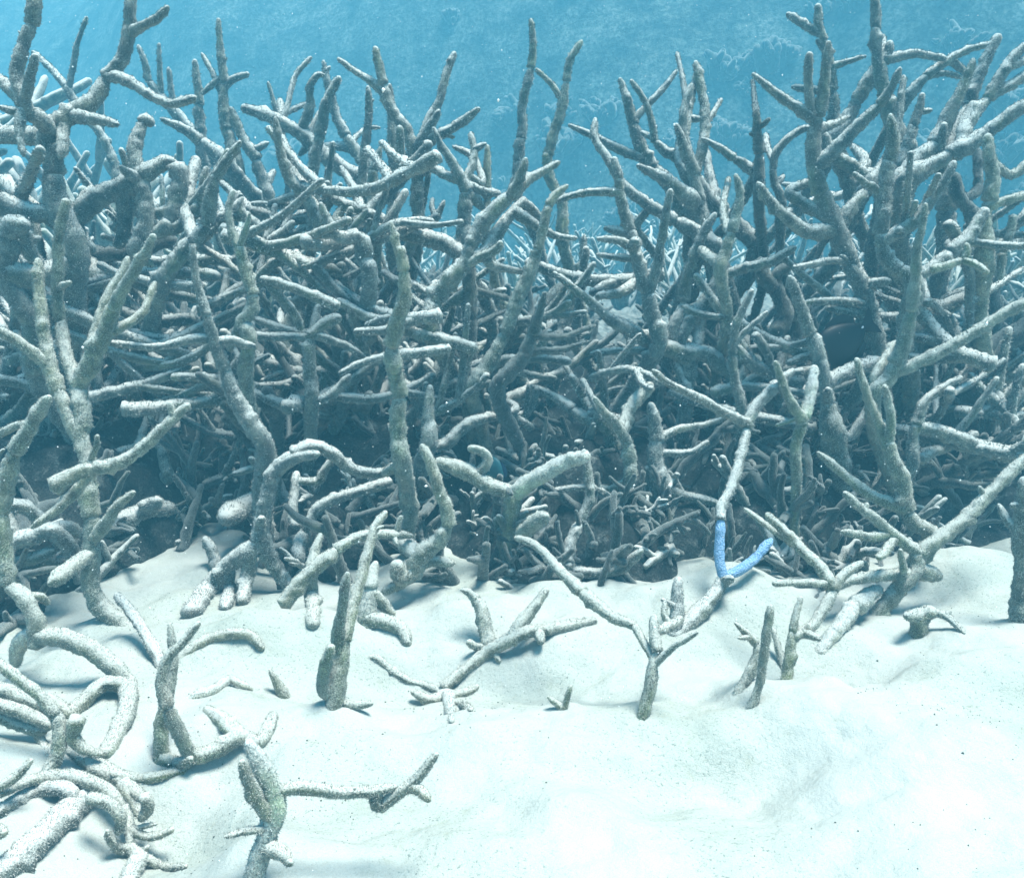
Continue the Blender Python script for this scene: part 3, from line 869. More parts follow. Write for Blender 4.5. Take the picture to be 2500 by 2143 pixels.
coral(STG, 'hazy Y-forked branch rising behind the massive upper-left coral', 3.2, 'r', '''
0 60 55 .0: 740,1200 700,1000 630,840 550,740
0 55 46 .0: 550,740 470,640 410,540
0 44 28 .1: 410,540 330,440 250,360 200,320
0 38 24 .0: 430,550 455,420 480,270 540,110
''')
coral(STG, 'hazy candelabra coral left of centre with one dark tall tine and crossed twigs', 3.0, 'r', '''
0 80 76 .0: 1470,1060 1450,930 1405,800
0 76 52 .0: 1405,800 1390,640 1390,520
0 54 30 .0: 1390,520 1370,320 1355,125
0 46 36 .0: 1415,540 1450,490 1535,460
0 50 40 .0: 1420,520 1370,430
0 36 30 .0: 1395,470 1330,510 1250,580
0 36 26 .05: 1360,640 1340,510 1300,420 1250,330
''')
coral(STG, 'hazy bent upright stick left of the candelabra coral', 3.2, 'r', '''
0 64 58 .0: 1250,960 1245,830 1235,650
0 58 34 .0: 1235,650 1225,550 1210,375
''')
coral(STG, 'hazy fan of thin tines slanting leftward, in front of the misty reef flat', 3.4, 'r', '''
0 74 62 .0: 1400,1080 1260,900 1180,800 1050,660
0 60 46 .0: 1050,660 980,580 920,500
0 44 26 .0: 930,510 900,400 855,285
0 42 22 .0: 1000,600 990,440 988,275
0 46 26 .0: 1080,690 1060,550 1048,420
''')
coral(STG, 'single slanted spear of coral, tip to upper left, below the candelabra', 2.8, 'r', '''
0 84 74 .0: 1420,1030 1360,970 1240,870
0 74 34 -.05: 1240,870 1130,790 1060,760 1000,735
''')
coral(STG, 'pale hazy leaning trunk right of the candelabra coral', 3.0, 'r', '''
0 84 72 .0: 1660,1260 1640,1130 1590,990
0 72 46 .0: 1590,990 1500,830 1430,670
0 48 40 .0: 1570,930 1660,885
0 56 48 .05: 1650,1150 1700,1060
''')
coral(STG, 'long slanted limb with a hooked upright tine and a straight one, upper left of centre', 2.7, 'r', '''
1 96 90 .0: 800,1200 700,1110 560,1020 440,920
1 90 60 .0: 440,920 330,820 200,750 80,700 -15,672
1 58 40 -.02: 370,800 395,660 395,540 440,465 480,462
1 48 30 .05: 400,840 460,690
1 36 26 .1: 250,720 280,560 320,450 400,358
1 40 36 .1: 220,740 210,620
1 32 28 .1: 230,710 370,640
1 44 40 .0: 400,880 330,960
''')
coral(STG, 'dark slender tine leaning right, its bright tip beside the hooked tine', 2.55, 'r', '''
1 70 74 .0: 400,1150 420,1000 460,830
1 74 40 -.02: 460,830 490,680 510,600 575,480
''')
coral(STG, 'hazy long curved stem topped by a knobbly tip, behind the hooked tine', 3.1, 'r', '''
1 90 76 .0: 760,1060 700,950 620,840
1 74 28 .0: 620,840 560,700 510,520 480,375
1 34 26 .0: 500,440 520,415
1 56 48 .0: 680,920 580,905 480,900
1 34 24 .1: 650,880 735,795
''')
coral(STG, 'tiny tine pair in haze between candelabra and hooked limb', 3.2, 'r', '''
1 44 36 .0: 230,860 200,720
1 36 20 .0: 205,740 170,620 138,510
''')
coral(STG, 'sickle of dark coral with pale rim, curving up to a thin tip left of centre', 2.1, 'r', '''
1 92 80 .0: 490,1440 430,1310 350,1190
1 80 40 -.03: 350,1190 260,1090 215,940 185,730
1 64 36 .05: 340,1220 240,1235 140,1262
1 90 54 .2: 380,1220 310,1060 250,930 215,830
''')
coral(STG, 'straight dark pole with two side knobs left of the central V coral', 2.6, 'r', '''
1 62 56 .0: 735,1240 720,1090 740,920
1 56 34 .0: 740,920 765,740 758,535
1 30 28 .0: 770,795 830,792
1 22 18 .0: 775,650 790,618
''')
coral(STG, 'pale pointed stalk right of the straight dark pole', 2.4, 'r', '''
1 74 62 .0: 770,1340 780,1200 790,1060
1 60 28 .0: 790,1060 835,905
''', 'n')
coral(STG, 'upright grey column beside the central V coral, its tip hidden behind it', 2.55, 'r', '''
1 76 70 .0: 900,1450 910,1260 920,1050
1 70 38 .0: 920,1050 910,800 890,525
''')
coral(STG, 'central V coral with wide crossing arms against blue water', 2.35, 'r', '''
1 84 78 .0: 1065,1450 1060,1250 1065,1000
1 80 58 .0: 1065,980 1000,820 900,660 850,520
1 58 36 .0: 850,520 830,430 800,295
1 54 30 .04: 850,600 770,500 660,430 575,365
1 74 46 -.05: 1070,960 1110,830 1195,685
1 64 38 .05: 1065,930 1140,730 1200,630 1240,470 1290,330
1 74 40 -.04: 1100,900 1200,840 1320,770 1445,675
1 50 46 .06: 1060,1000 1000,960 960,1080
1 36 30 .1: 1090,990 1125,1090 1100,1290
1 26 24 .0: 1230,850 1290,850
''')
coral(STG, 'short forked twig low between central V coral and dark leaning pole', 2.3, 'r', '''
1 70 62 .0: 1050,1450 1130,1400 1190,1330
1 44 28 .0: 1190,1330 1230,1245
1 44 24 .02: 1170,1340 1155,1290 1160,1225
''')
coral(STG, 'dark leaning pole crowned by three short tines right of the central V', 2.25, 'r', '''
1 84 84 .0: 1340,1640 1350,1450 1355,1280 1370,1180
1 84 30 -.02: 1365,1180 1300,1050 1210,900 1162,795
1 66 40 .04: 1330,1120 1230,1080 1105,1005
1 54 42 .05: 1375,1130 1410,970 1395,825
1 40 30 .0: 1415,930 1485,890
1 48 30 .15: 1470,1130 1430,1000 1380,950 1285,908
1 58 52 .05: 1380,1140 1460,1180 1565,1200
1 66 58 .05: 1390,1190 1470,1290
''')
coral(STG, 'pale blunt post right of the three-tined leaning pole', 2.35, 'r', '''
1 62 58 .0: 1480,1400 1495,1230
1 58 36 .0: 1495,1230 1495,905
''', 'n')
coral(STG, 'solitary tall wavy tine reaching highest at centre, dark at its top', 2.75, 'r', '''
2 66 58 .0: 150,1200 160,1050 185,860
2 58 50 .0: 185,860 200,620 240,420
2 50 34 .0: 240,420 262,300 248,122
''')
coral(STG, 'tall pale stalk with one short left arm, just right of the tallest central tine', 2.8, 'r', '''
2 72 66 .0: 440,1500 430,1260 360,1080 350,960
2 64 48 .0: 350,960 390,800 440,660 465,500
2 48 36 .0: 465,500 480,380 555,255
2 46 26 .0: 430,630 375,530 275,430
''', 'n')
coral(STG, 'stout diagonal coral bundle leaning right at centre, with two parallel bright-topped arms', 2.0, 'r', '''
5 112 108 .0: 1130,520 1180,330 1300,180 1400,70
1 100 88 .0: 1360,1640 1420,1480 1510,1340 1640,1220
1 84 40 -.02: 1640,1220 1700,1120 1735,985
1 90 66 .06: 1480,1560 1600,1380 1720,1230
1 62 50 -.05 mn: 1360,1660 1460,1590 1560,1540 1580,1500
2 72 40 .05: 130,1220 230,1120 330,1060 420,1005
2 72 30 .0: 160,1330 280,1400 400,1460 525,1475
2 62 50 .05: 180,1240 250,1290 310,1370
1 62 30 .1: 1520,1640 1640,1670 1770,1695
''')
coral(STG, 'pale speckled long stem leaning left from base, right of the diagonal bundle', 2.02, 'r', '''
5 95 90 .0: 1400,900 1500,740 1610,530
5 88 76 .0: 1610,530 1700,320 1776,130 6/290,20
2 66 58 .0: 290,1500 330,1340 360,1250
2 56 38 .0: 350,1270 400,1200 465,1150
''', 'n')
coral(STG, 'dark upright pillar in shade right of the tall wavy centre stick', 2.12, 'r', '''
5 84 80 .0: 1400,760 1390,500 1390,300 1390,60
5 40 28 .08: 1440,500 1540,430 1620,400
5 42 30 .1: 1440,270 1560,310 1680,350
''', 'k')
coral(STG, 'hazy pillar topped by a pale rod in the blue gap right of centre', 2.45, 'r', '''
6 84 88 .0: 380,850 430,600 480,430
6 84 54 .0: 480,430 540,250 570,80
6 54 30 .0: 570,80 570,-60 2/580,1490
6 56 40 .05: 500,380 400,360 340,370
''')
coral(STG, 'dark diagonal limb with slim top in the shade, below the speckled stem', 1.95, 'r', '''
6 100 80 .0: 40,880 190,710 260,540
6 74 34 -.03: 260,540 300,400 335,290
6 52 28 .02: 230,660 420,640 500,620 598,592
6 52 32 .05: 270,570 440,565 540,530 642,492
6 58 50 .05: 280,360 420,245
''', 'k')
# --- upper thicket, centre right
coral(STG, 'branching coral right of centre with a fat knuckle joint and three crossing arms', 2.08, 'r', '''
6 96 84 .0: 1040,620 1000,450 960,270
6 80 76 .0: 960,280 900,60 2/890,1560 2/855,1420
2 74 58 .0: 855,1430 815,1260 790,1090
2 56 40 .0: 790,1100 770,1030 760,985
2 58 40 .06: 770,1110 710,970 640,860 640,735
6 64 62 -.03: 975,300 1030,110 1045,0 2/1050,1500
2 60 42 -.03: 1050,1500 1080,1340 1112,1185
2 62 34 .03: 800,1190 680,1190 540,1205 390,1255
2 58 34 -.06: 870,1530 770,1490 655,1475
2 54 44 .02: 840,1450 700,1415
2 66 60 -.08: 870,1520 900,1500
2 50 26 .05: 880,1610 760,1590 650,1575
''')
coral(STG, 'long diagonal beam of coral descending rightward behind the knuckle-jointed coral', 2.25, 'r', '''
2 96 84 .0: 1400,1560 1270,1450 1130,1370
2 82 54 .0: 1130,1370 980,1270 850,1170 795,1110
2 46 40 .1: 900,1400 950,1490 1010,1590
2 50 40 .1: 850,1350 900,1420
''')
coral(STG, 'ground limb of coral with sprawling bare arms crossing at right of centre', 2.15, 'r', '''
6 90 100 .0: 1180,1110 1200,900 1230,700
6 110 110 -.02: 1230,680 1120,640 1000,640
6 66 36 -.03: 1000,650 860,650 740,655 615,668
6 96 74 -.06: 1020,610 900,550 790,490 720,450
6 74 36 -.04: 740,470 600,340 490,250 385,165
6 110 90 .02: 1180,640 1310,660 1430,750 1560,830 1720,910
6 92 84 .03: 1150,620 1230,460 1330,330 1400,190
6 72 44 -.05: 1400,200 1560,140 1700,100 7/200,100 7/355,15
6 88 80 .02: 1110,630 1130,480 1190,340
6 78 52 -.02: 1190,340 1220,160 2/1300,1460 2/1385,1325
6 80 72 .05: 1270,640 1290,540 1310,430
6 58 34 -.06: 1190,390 1330,430 1475,442
6 52 42 .03: 1240,390 1300,370 1375,350
6 50 28 .0: 1340,370 1420,310 1485,258
''')
coral(STG, 'upright pale prong with a thin hazy twin, right of the fat knuckle', 2.05, 'r', '''
2 76 70 .0: 1410,1680 1440,1570 1490,1430
2 70 36 .0: 1490,1430 1530,1270 1535,1180 1510,1085
2 80 60 .1: 1430,1640 1350,1590 1290,1540
2 50 30 .3: 1480,1460 1430,1290 1470,1105
''', 'n')
coral(STG, 'dense upright cluster of five dark tines against the blue, right of centre', 2.3, 'r', '''
2 92 84 .0: 1310,1480 1290,1260 1260,1080
2 84 42 -.02: 1260,1080 1200,930 1140,770
2 62 40 .03: 1240,1030 1190,850 1195,680 1235,525
2 48 40 .08: 1230,880 1230,640 1270,440
2 70 46 .06: 1280,1090 1310,850 1320,700 1300,540 1268,385
2 44 24 .1: 1230,720 1190,520 1150,330
2 42 26 .05: 1330,780 1370,700 1422,615
2 42 36 .0: 1210,735 1300,742
2 52 46 .1: 1250,1120 1170,1000 1160,880
''')
coral(STG, 'pale-topped diagonal trunk sloping right below the five-tine cluster', 2.4, 'r', '''
2 110 100 .0: 1640,1540 1560,1430 1440,1310
2 98 76 .0: 1440,1310 1340,1210 1280,1110
2 70 50 .1: 1390,1250 1350,1090 1320,920
''')
coral(STG, 'two-pronged coral left of the five tines, prongs spread in a V with a curved neighbour', 2.6, 'r', '''
2 90 80 .0: 1160,1240 1080,1120 1000,1030
2 78 64 .0: 1000,1030 930,900 880,770
2 62 40 .0: 880,770 840,640 798,490
2 48 28 .05: 900,740 1000,620 1080,530 1148,440
2 70 28 .03: 960,1010 800,935 650,855 480,775
''')
coral(STG, 'curved hook-like thin branch with pale knee inside the two-pronged coral', 2.5, 'r', '''
2 66 58 .0: 1160,980 1080,940 1010,880
2 50 28 .0: 1010,880 995,760 950,630 865,500
2 38 30 .05: 990,860 930,820
''')
coral(STG, 'straight spear lying diagonally under the two-pronged coral, tip to the left', 2.3, 'r', '''
2 100 82 .0: 1270,1260 1180,1190 1090,1120
2 82 36 -.03: 1090,1120 1000,1070 910,1025
''')
coral(STG, 'slender diagonal branch with pointed left tip entering the stump-topped stem', 2.3, 'r', '''
2 66 60 .0: 1640,1090 1600,1050 1500,980
2 58 28 .0: 1500,980 1400,905 1305,855
''')
# --- upper thicket, right
coral(STG, 'stump-topped stem with a short right knob and a thin pale spike behind', 2.25, 'r', '''
3 70 66 .0: 140,1230 130,1090 135,950
3 62 42 .0: 135,950 125,820 118,680
3 40 30 -.02: 135,790 165,770 195,738
3 30 28 .0: 115,850 80,830
3 40 18 .2: 130,720 105,620 95,500
''', 'k')
coral(STG, 'thin hoop-shaped twig curving over beside the stump-topped stem', 2.3, 'r', '''
3 60 48 .0: 270,1240 230,1130 220,1050
3 48 42 .0: 220,1050 240,950 300,870 380,810 450,790
3 40 30 .05: 250,1150 285,1090
3 44 30 .15: 225,1000 190,930 175,830
''')
coral(STG, 'great dark right-hand coral with an S-bent trunk, long arm and twin-tipped crown', 2.1, 'r', '''
7 104 108 .0: 860,660 820,420 780,250 700,110
3 108 108 .0: 720,1700 640,1480 570,1340 510,1200
3 110 84 -.01: 510,1200 480,1050 480,860 500,720
3 82 44 -.02: 500,720 540,520 568,265
3 56 48 -.03: 450,800 440,550 442,338
3 76 30 .04: 450,740 330,640 210,550 98,455
3 88 60 -.05: 500,1040 620,920 760,770 880,650
3 60 44 -.03: 880,650 950,550 1005,425
3 108 48 -.04: 590,1440 440,1425 310,1350 200,1250 128,1135
3 92 76 .02: 620,1430 700,1300 800,1180
3 78 60 .04: 800,1180 880,1060 930,960
3 70 30 .05: 500,810 600,770 695,718
7 66 50 -.04: 790,240 860,230 945,225
7 60 44 -.05: 780,360 600,340 430,350
7 56 40 -.02: 690,100 640,60
7 50 40 -.08: 700,110 600,90 450,120 350,135
3 80 60 .05: 570,1350 400,1260 330,1190 440,1130
''')
coral(STG, 'dark hazy pole forked like a slingshot at its top, at upper right', 2.6, 'r', '''
3 80 66 .0: 620,900 600,740 590,560
3 64 50 .0: 590,560 570,400 540,250
3 52 46 .0: 540,250 510,170 495,35
3 56 36 .03: 520,215 420,160 315,92
3 44 36 .0: 545,330 500,245
3 46 24 -.03: 585,410 680,385 798,350
3 56 40 .03: 600,580 470,560 345,545
''')
coral(STG, 'thick bar of coral leaning right behind the S-bent trunk', 2.5, 'r', '''
3 96 90 .0: 600,880 660,760 740,620
3 88 72 .0: 740,620 800,520 880,390
''')
coral(STG, 'vertical pale pillar cut off by the top edge at right', 2.4, 'r', '''
3 100 90 .0: 1000,900 950,720 900,540
3 86 60 .0: 900,540 870,350 860,180
3 60 44 .0: 860,180 855,60 838,-50
3 60 56 .0: 900,400 930,330 945,265
3 62 38 .03: 920,380 1080,335 1180,345 1290,365
3 40 30 .0: 880,380 910,350
3 36 28 .1: 905,330 905,220
3 50 44 .05: 910,520 960,620 990,640
''')
coral(STG, 'central column of the right cluster, pale straight post curving at its foot', 1.98, 'r', '''
7 110 100 .0: 1090,300 1060,190 960,140
3 96 92 .0: 980,1690 910,1570 890,1440
3 90 84 .0: 890,1440 915,1210 940,1000
3 82 54 -.01: 940,1000 960,880 945,715
3 62 34 .0: 880,1200 800,1140 725,1075
3 88 52 -.03: 930,1490 1080,1380 1180,1260 1290,1110 1345,1005
3 56 30 .05: 960,1000 985,860 1010,650 1030,475
7 80 90 .02: 1070,200 1200,140 1320,40
3 92 84 .02: 1330,1570 1440,1460 1530,1310
''')
coral(STG, 'pale diagonal bough bridging S-bent trunk and the pale straight post', 2.3, 'r', '''
3 96 88 .0: 900,1160 820,1090 740,1050
3 88 70 .0: 740,1050 640,990 560,900 530,830
3 60 50 .1: 760,1050 790,1000 700,900
''')
coral(STG, 'knobbly-topped slim pole with a side peg, among the right cluster', 2.35, 'r', '''
3 80 64 .0: 1020,1060 1050,940 1085,790
3 58 36 .0: 1085,790 1125,670 1140,585
3 34 30 .0: 1125,700 1200,685
3 28 22 .0: 1135,620 1155,605
''')
coral(STG, 'great diagonal limb pointing to the upper right with a dark tapering tip', 2.2, 'r', '''
3 130 120 .0: 970,1190 1080,1040 1230,890
3 110 40 .0: 1230,890 1330,680 1410,500 1456,365
3 84 76 .08: 1280,950 1340,860 1430,660
3 76 48 .0: 1430,660 1520,430 1622,225
3 34 26 .0: 1430,640 1460,630
3 76 44 -.04: 1270,1090 1265,950 1282,770
''')
coral(STG, 'bow-like thin branch arcing over the great diagonal limb', 2.45, 'r', '''
3 62 56 .0: 1030,650 1100,540 1170,475
3 56 34 .0: 1170,475 1290,385 1420,310 1575,272
3 50 40 .05: 1330,385 1415,450
3 38 26 .05: 1180,480 1280,455 1395,482
''')
coral(STG, 'branch fan at the right edge, three boughs sweeping to upper right', 2.15, 'r', '''
3 130 112 .0: 1060,1140 1200,1030 1320,960
3 108 66 -.03: 1320,960 1450,880 1600,770 1800,625
3 90 80 .06: 1380,900 1440,740 1560,610
3 76 60 .0: 1560,610 1640,470 1720,350 1800,270
3 62 54 .02: 1600,600 1720,510 1810,440
3 52 44 .02: 1690,410 1740,390 1810,360
3 50 36 .03: 1380,900 1400,830 1430,780
''')
coral(STG, 'rough pale post at the right with fine barbs, above the yellowish Y-shaped knob', 2.05, 'r', '''
3 110 96 .0: 1540,1560 1530,1330 1560,1240
3 92 56 .0: 1560,1240 1575,1090 1555,840
3 64 50 .0: 1570,1300 1690,1240 1810,1200
3 56 46 .15: 1600,1000 1690,1090
3 56 50 .0: 1690,1090 1750,1060 1810,990
''', 'n')
coral('coral_fragment', 'yellowish Y-shaped coral knob caught in the branches at right', 1.82, '', '''
3 58 52 .0: 1205,1670 1320,1640 1400,1610
3 50 44 .0: 1395,1610 1425,1560 1420,1515
3 52 42 -.03: 1400,1610 1480,1640 1545,1685
''', 'n', 'coral fragment')
coral(STG, 'dark pillar group near the right edge behind the Y-shaped knob', 2.35, 'r', '''
7 140 130 .0: 1560,480 1540,250 1530,40
3 120 100 .0: 1540,1620 1530,1450 1440,1290
3 90 70 .0: 1450,1320 1380,1220 1340,1090
3 60 54 .05: 1480,1180 1490,1030 1490,930
7 60 44 .0: 1590,400 1640,380
''', 'k')
coral(STG, 'short dangling pale rod at right, broken end pointing down', 2.05, '', '''
3 52 46 .0: 1710,1335 1690,1440 1640,1570
3 48 44 .0: 1640,1570 1635,1660 1625,1725
''', 'n')
coral(STG, 'thick pale stump leaning right, with a hollow end, right of the black fish', 2.3, 'r', '''
7 120 118 .0: 1080,560 1180,440 1290,370
7 118 110 -.05: 1290,370 1400,290
7 100 90 .0: 1310,560 1320,430
''', 'c')
coral(STG, 'wide dark tapering pillar with pale left rim behind the bladed stem', 2.5, 'r', '''
3 110 130 .0: 1260,1700 1280,1500 1290,1300
3 120 80 .0: 1290,1300 1320,1080
''')
coral(STG, 'big black limb slanting up at the right edge over the polyp-dotted boulder', 2.25, 'r', '''
7 150 120 .0: 1420,1010 1440,850 1500,740
7 120 150 .0: 1500,740 1650,610 1820,480
7 80 70 .0: 1500,1180 1500,1040 1450,950
''', 'k')
coral(STG, 'slim forked twig pair in front of the dark trunks, left of the black fish', 1.98, 'r', '''
6 62 58 .0: 1540,1000 1510,830 1490,670
6 56 36 .0: 1490,670 1520,500 1560,390 1615,275
6 46 28 .0: 1510,610 1580,520 1705,408
''')
coral(STG, 'two thick black trunks crossing behind the slim forked twigs', 2.25, 'r', '''
7 130 110 .0: 280,760 250,560 300,420 230,260
7 110 90 .0: 230,260 160,180 150,100
7 130 100 .02: 380,780 370,560 360,380 280,190
7 90 60 .0: 290,300 240,180 330,120
''', 'k')
# --- the web in the middle left
coral(STG, 'dusty horizontal limb winding behind the central stick, end at a dark node', 1.98, '', '''
5 84 72 .0: 1420,640 1240,585 1000,530 870,470
5 66 54 .0: 870,470 740,430 650,380 570,340
5 60 60 .05: 650,390 700,560 760,690
''')
coral(STG, 'bright-topped bar sloping down rightwards across the left web', 1.9, '', '''
5 62 60 .0: 570,380 480,330 300,260 100,205
5 60 56 .03: 120,215 200,300 300,420 340,510
''')
coral(STG, 'straight bar crossing the tall wavy stick at mid height, ragged left end', 1.92, '', '''
5 64 60 .0: 1260,635 1050,660 860,690
5 58 36 -.02: 860,690 720,725 585,790
''')
coral(STG, 'table-like node with a vertical leg in the left web', 1.95, 'r', '''
5 90 80 .0: 410,980 400,800 395,560
5 56 50 .0: 400,545 250,560 60,555 -60,530
5 66 86 .02: 400,540 470,500 580,455
5 62 46 .02: 395,510 450,370
5 56 50 .03: 390,530 270,525 150,490 50,455
5 52 44 .03: 420,560 560,590 650,630 740,695
5 64 56 .0: 440,960 520,930 640,800
''')
coral(STG, 'pale sloping bar with a rounded node, upper left web under the sickle coral', 2.0, '', '''
5 60 56 .0: 690,20 600,45 480,90
5 56 44 -.02: 480,90 420,115 350,130
5 62 56 .04: 390,120 320,80 310,40
5 74 62 .03: 430,140 540,250 635,345
5 62 50 .03: 330,85 200,95 130,140 40,220
''')
coral(STG, 'bright L-shaped limb with a rounded elbow left of the tall wavy stick tip', 1.98, 'r', '''
5 100 96 .0: 770,200 720,60 730,-40
1 96 96 -.02: 740,1610 745,1520 690,1460
1 92 70 -.03: 690,1460 600,1470 530,1450
1 74 44 .0: 560,1440 510,1360 465,1260
1 60 46 .0: 540,1460 430,1460
''')
coral(STG, 'sagging bright-topped limb strung between sickle coral and candelabra', 2.1, '', '''
1 66 84 .0: 500,1510 350,1500 210,1480 120,1430
1 80 52 .0: 120,1430 50,1390 0/1480,1290 0/1480,1190
1 58 60 .1: 400,1370 260,1370 130,1330 0,1280
1 56 40 .1: 130,1335 40,1290 0/1430,1180 0/1350,1110
''')
coral(STG, 'drooping bright bough from the pale stalk down to the diagonal bundle', 2.12, '', '''
1 96 92 .0: 1330,1580 1230,1500 1080,1470 960,1450
1 90 80 .0: 960,1450 860,1380 740,1310
1 84 40 .0: 740,1310 600,1260 480,1170 350,1060
1 52 44 -.05: 900,1440 830,1410 760,1365
1 60 38 .1: 740,1260 660,1160 590,1040
1 60 44 -.04: 560,1370 650,1380 770,1325
''')
# ------------------------------------------------------------------ corals nothing tells apart: grown, not traced
def grow(height, n_main, seed, thick=.017, spread=.55, kids=3):
    """A staghorn bush as a list of (points, radii, level)."""
    r = random.Random(seed); out = []
    def limb(p, d, length, rad, lvl, par):
        n = 5; pts = [p.copy()]; q = p.copy(); dd = d.copy()
        for k in range(n):
            dd = dd + np.array([r.uniform(-.22, .22), r.uniform(-.22, .22), r.uniform(-.12, .16)]); dd /= np.linalg.norm(dd)
            q = q + dd * length / n; pts.append(q.copy())
        out.append((np.array(pts), np.linspace(rad, rad * .55, n + 1), lvl, par)); me = len(out) - 1
        if lvl < 2:
            for c in range(kids if lvl == 0 else r.randint(0, 2)):
                k = r.randint(1, n - 1)
                a = r.uniform(0, 6.28); nd = dd * .7 + np.array([math.cos(a), math.sin(a), r.uniform(-.05, .5)]) * .8; nd /= np.linalg.norm(nd)
                limb(pts[k], nd, length * r.uniform(.35, .65), rad * .75, lvl + 1, me)
    for k in range(n_main):
        a = r.uniform(0, 6.28); t = r.uniform(.1, spread)
        d = np.array([math.cos(a) * t, math.sin(a) * t, 1]); d /= np.linalg.norm(d)
        p = np.array([math.cos(a), math.sin(a), 0]) * r.uniform(0, .05) + np.array([0, 0, -.06])
        limb(p, d, height * r.uniform(.7, 1.1), thick * r.uniform(.85, 1.2), 0, -1)
    return out
def bush(name, limbs, mat, segs, step, fuzz, label, group, split=True, cat='coral'):
    if split:
        root = bpy.data.objects.new(name, None); root.empty_display_size = .05; obs = {}
        for i, (P, R, lvl, par) in enumerate(limbs):
            S, s = resample(np.column_stack([P, R]), step)
            V, F = tube(S[:, :3], S[:, 3], segs, 1.0, fuzz, .9, .005)
            nm = ('stem', 'branch', 'twig')[lvl]
            o = bpy.data.objects.new(nm, mesh_from(nm, V, F, mat)); col.objects.link(o)
            o.parent = root if lvl < 2 else obs[par]; obs[i] = o
    else:
        Vs, F4, F3, b = [], [], [], 0
        for P, R, lvl, par in limbs:
            S, s = resample(np.column_stack([P, R]), step)
            V, F = tube(S[:, :3], S[:, 3], segs, 1.0, 0, .9)
            Vs.append(V); F4.append(F[0] + b); F3.append(F[1] + b); b += len(V)
        root = bpy.data.objects.new(name, mesh_from(name, np.vstack(Vs), [np.vstack(F4), np.vstack(F3)], mat))
    col.objects.link(root)
    return tag(root, label, cat, group)
def copy_tree(o, parent=None):
    c = o.copy(); col.objects.link(c); c.parent = parent
    for ch in list(o.children): copy_tree(ch, c)
    return c
def u_of(x, y): return 1036 + x / (y * 1.02) * 1794
def scatter(protos, spots):
    used = set(); k = 0; base = {p.name: p['label'] for p in protos}
    for (x, y, z, s, rz, tilt) in spots:
        p = protos[k % len(protos)]; k += 1
        o = p if p.name not in used else copy_tree(p)
        used.add(p.name)
        u = u_of(x, y)
        o['label'] = base[p.name] + (', left of the tall wavy stick' if u < 800 else ', right of the blue-banded coral' if u > 1450 else ', between wavy stick and blue-banded coral')
        o.location = (x, y, z); o.scale = (s, s, s)
        o.rotation_euler = (tilt * math.cos(rz * 3), tilt * math.sin(rz * 3), rz)
R3 = random.Random(21)
# the depth of the thicket, most bushes with its shade in their colour
spots = []
while len(spots) < 95:
    y = R3.uniform(2.15, 3.5); x = R3.uniform(-.72, .72) * y
    u = u_of(x, y)
    if 1020 < u < 1420 and R3.random() < .75: continue
    if u > 1500 and y < 2.6 and R3.random() < .6: continue
    spots.append((x, y, z_ground(x, y) - .02, R3.uniform(.6, .95) if u < 1000 else R3.uniform(.45, .75), R3.uniform(0, 6.28), R3.uniform(0, .5)))
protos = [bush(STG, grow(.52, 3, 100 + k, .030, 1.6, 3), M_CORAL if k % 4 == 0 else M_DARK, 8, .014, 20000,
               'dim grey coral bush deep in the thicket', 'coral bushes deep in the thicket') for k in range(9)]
scatter(protos, spots)
# limbs that cross and lean among the stems
def crossing(seed):
    r = random.Random(seed); out = []
    L = r.uniform(.18, .36); n = 6; q = np.array([-L / 2, 0, 0.]); pts = [q.copy()]; d = np.array([1, 0, r.uniform(-.2, .2)]); bend = r.uniform(-.16, .20)
    for k in range(n):
        d = d + np.array([0, r.uniform(-.2, .2), bend + r.uniform(-.15, .15)]); d /= np.linalg.norm(d); q = q + d * L / n; pts.append(q.copy())
    rad = r.uniform(.012, .0175)
    out.append((np.array(pts), np.linspace(rad, rad * .7, n + 1), 0, -1))
    for c in range(r.randint(1, 3)):
        k = r.randint(1, n - 1); nd = (pts[k + 1] - pts[k]); nd /= np.linalg.norm(nd); nd = nd * .7 + np.array([0, r.uniform(-.5, .5), r.choice((-.4, .6, .9))]); nd /= np.linalg.norm(nd)
        l2 = r.uniform(.07, .22); b = pts[k]
        out.append((np.array([b, b + nd * l2 * .5 + np.array([0, 0, .008]), b + nd * l2 + np.array([0, 0, r.uniform(0, .04)])]), np.linspace(rad * .8, rad * .5, 3), 1, 0))
    return out
spots = []
while len(spots) < 125:
    y = 1.98 + abs(R3.gauss(0, .38)); x = R3.uniform(-.62, .64) * y
    if y > 3.1: continue
    u = u_of(x, y); v = R3.uniform(400, 980); zt = .62 + y * (572 - v) / 1794
    if v < 540 and 850 < u < 1420: continue
    if u > 1420 and v < 760 and R3.random() < .7: continue
    if 1600 < u < 1800 and 520 < v < 800 and y < 2.3: continue
    if 1020 < u < 1420 and zt > .42 and R3.random() < .85: continue
    if zt < z_ground(x, y) + .03: continue
    spots.append((x, y, zt, R3.uniform(.75, 1.15), R3.choice((0, math.pi)) + R3.gauss(0, .6), R3.uniform(-.75, .75)))
protos = [bush('crossing_branch', crossing(900 + k), M_CORAL, 9, .010, 40000,
               'dusty grey branch lodged crosswise in the thicket', 'branches lodged crosswise in the thicket') for k in range(16)]
scatter(protos, spots)
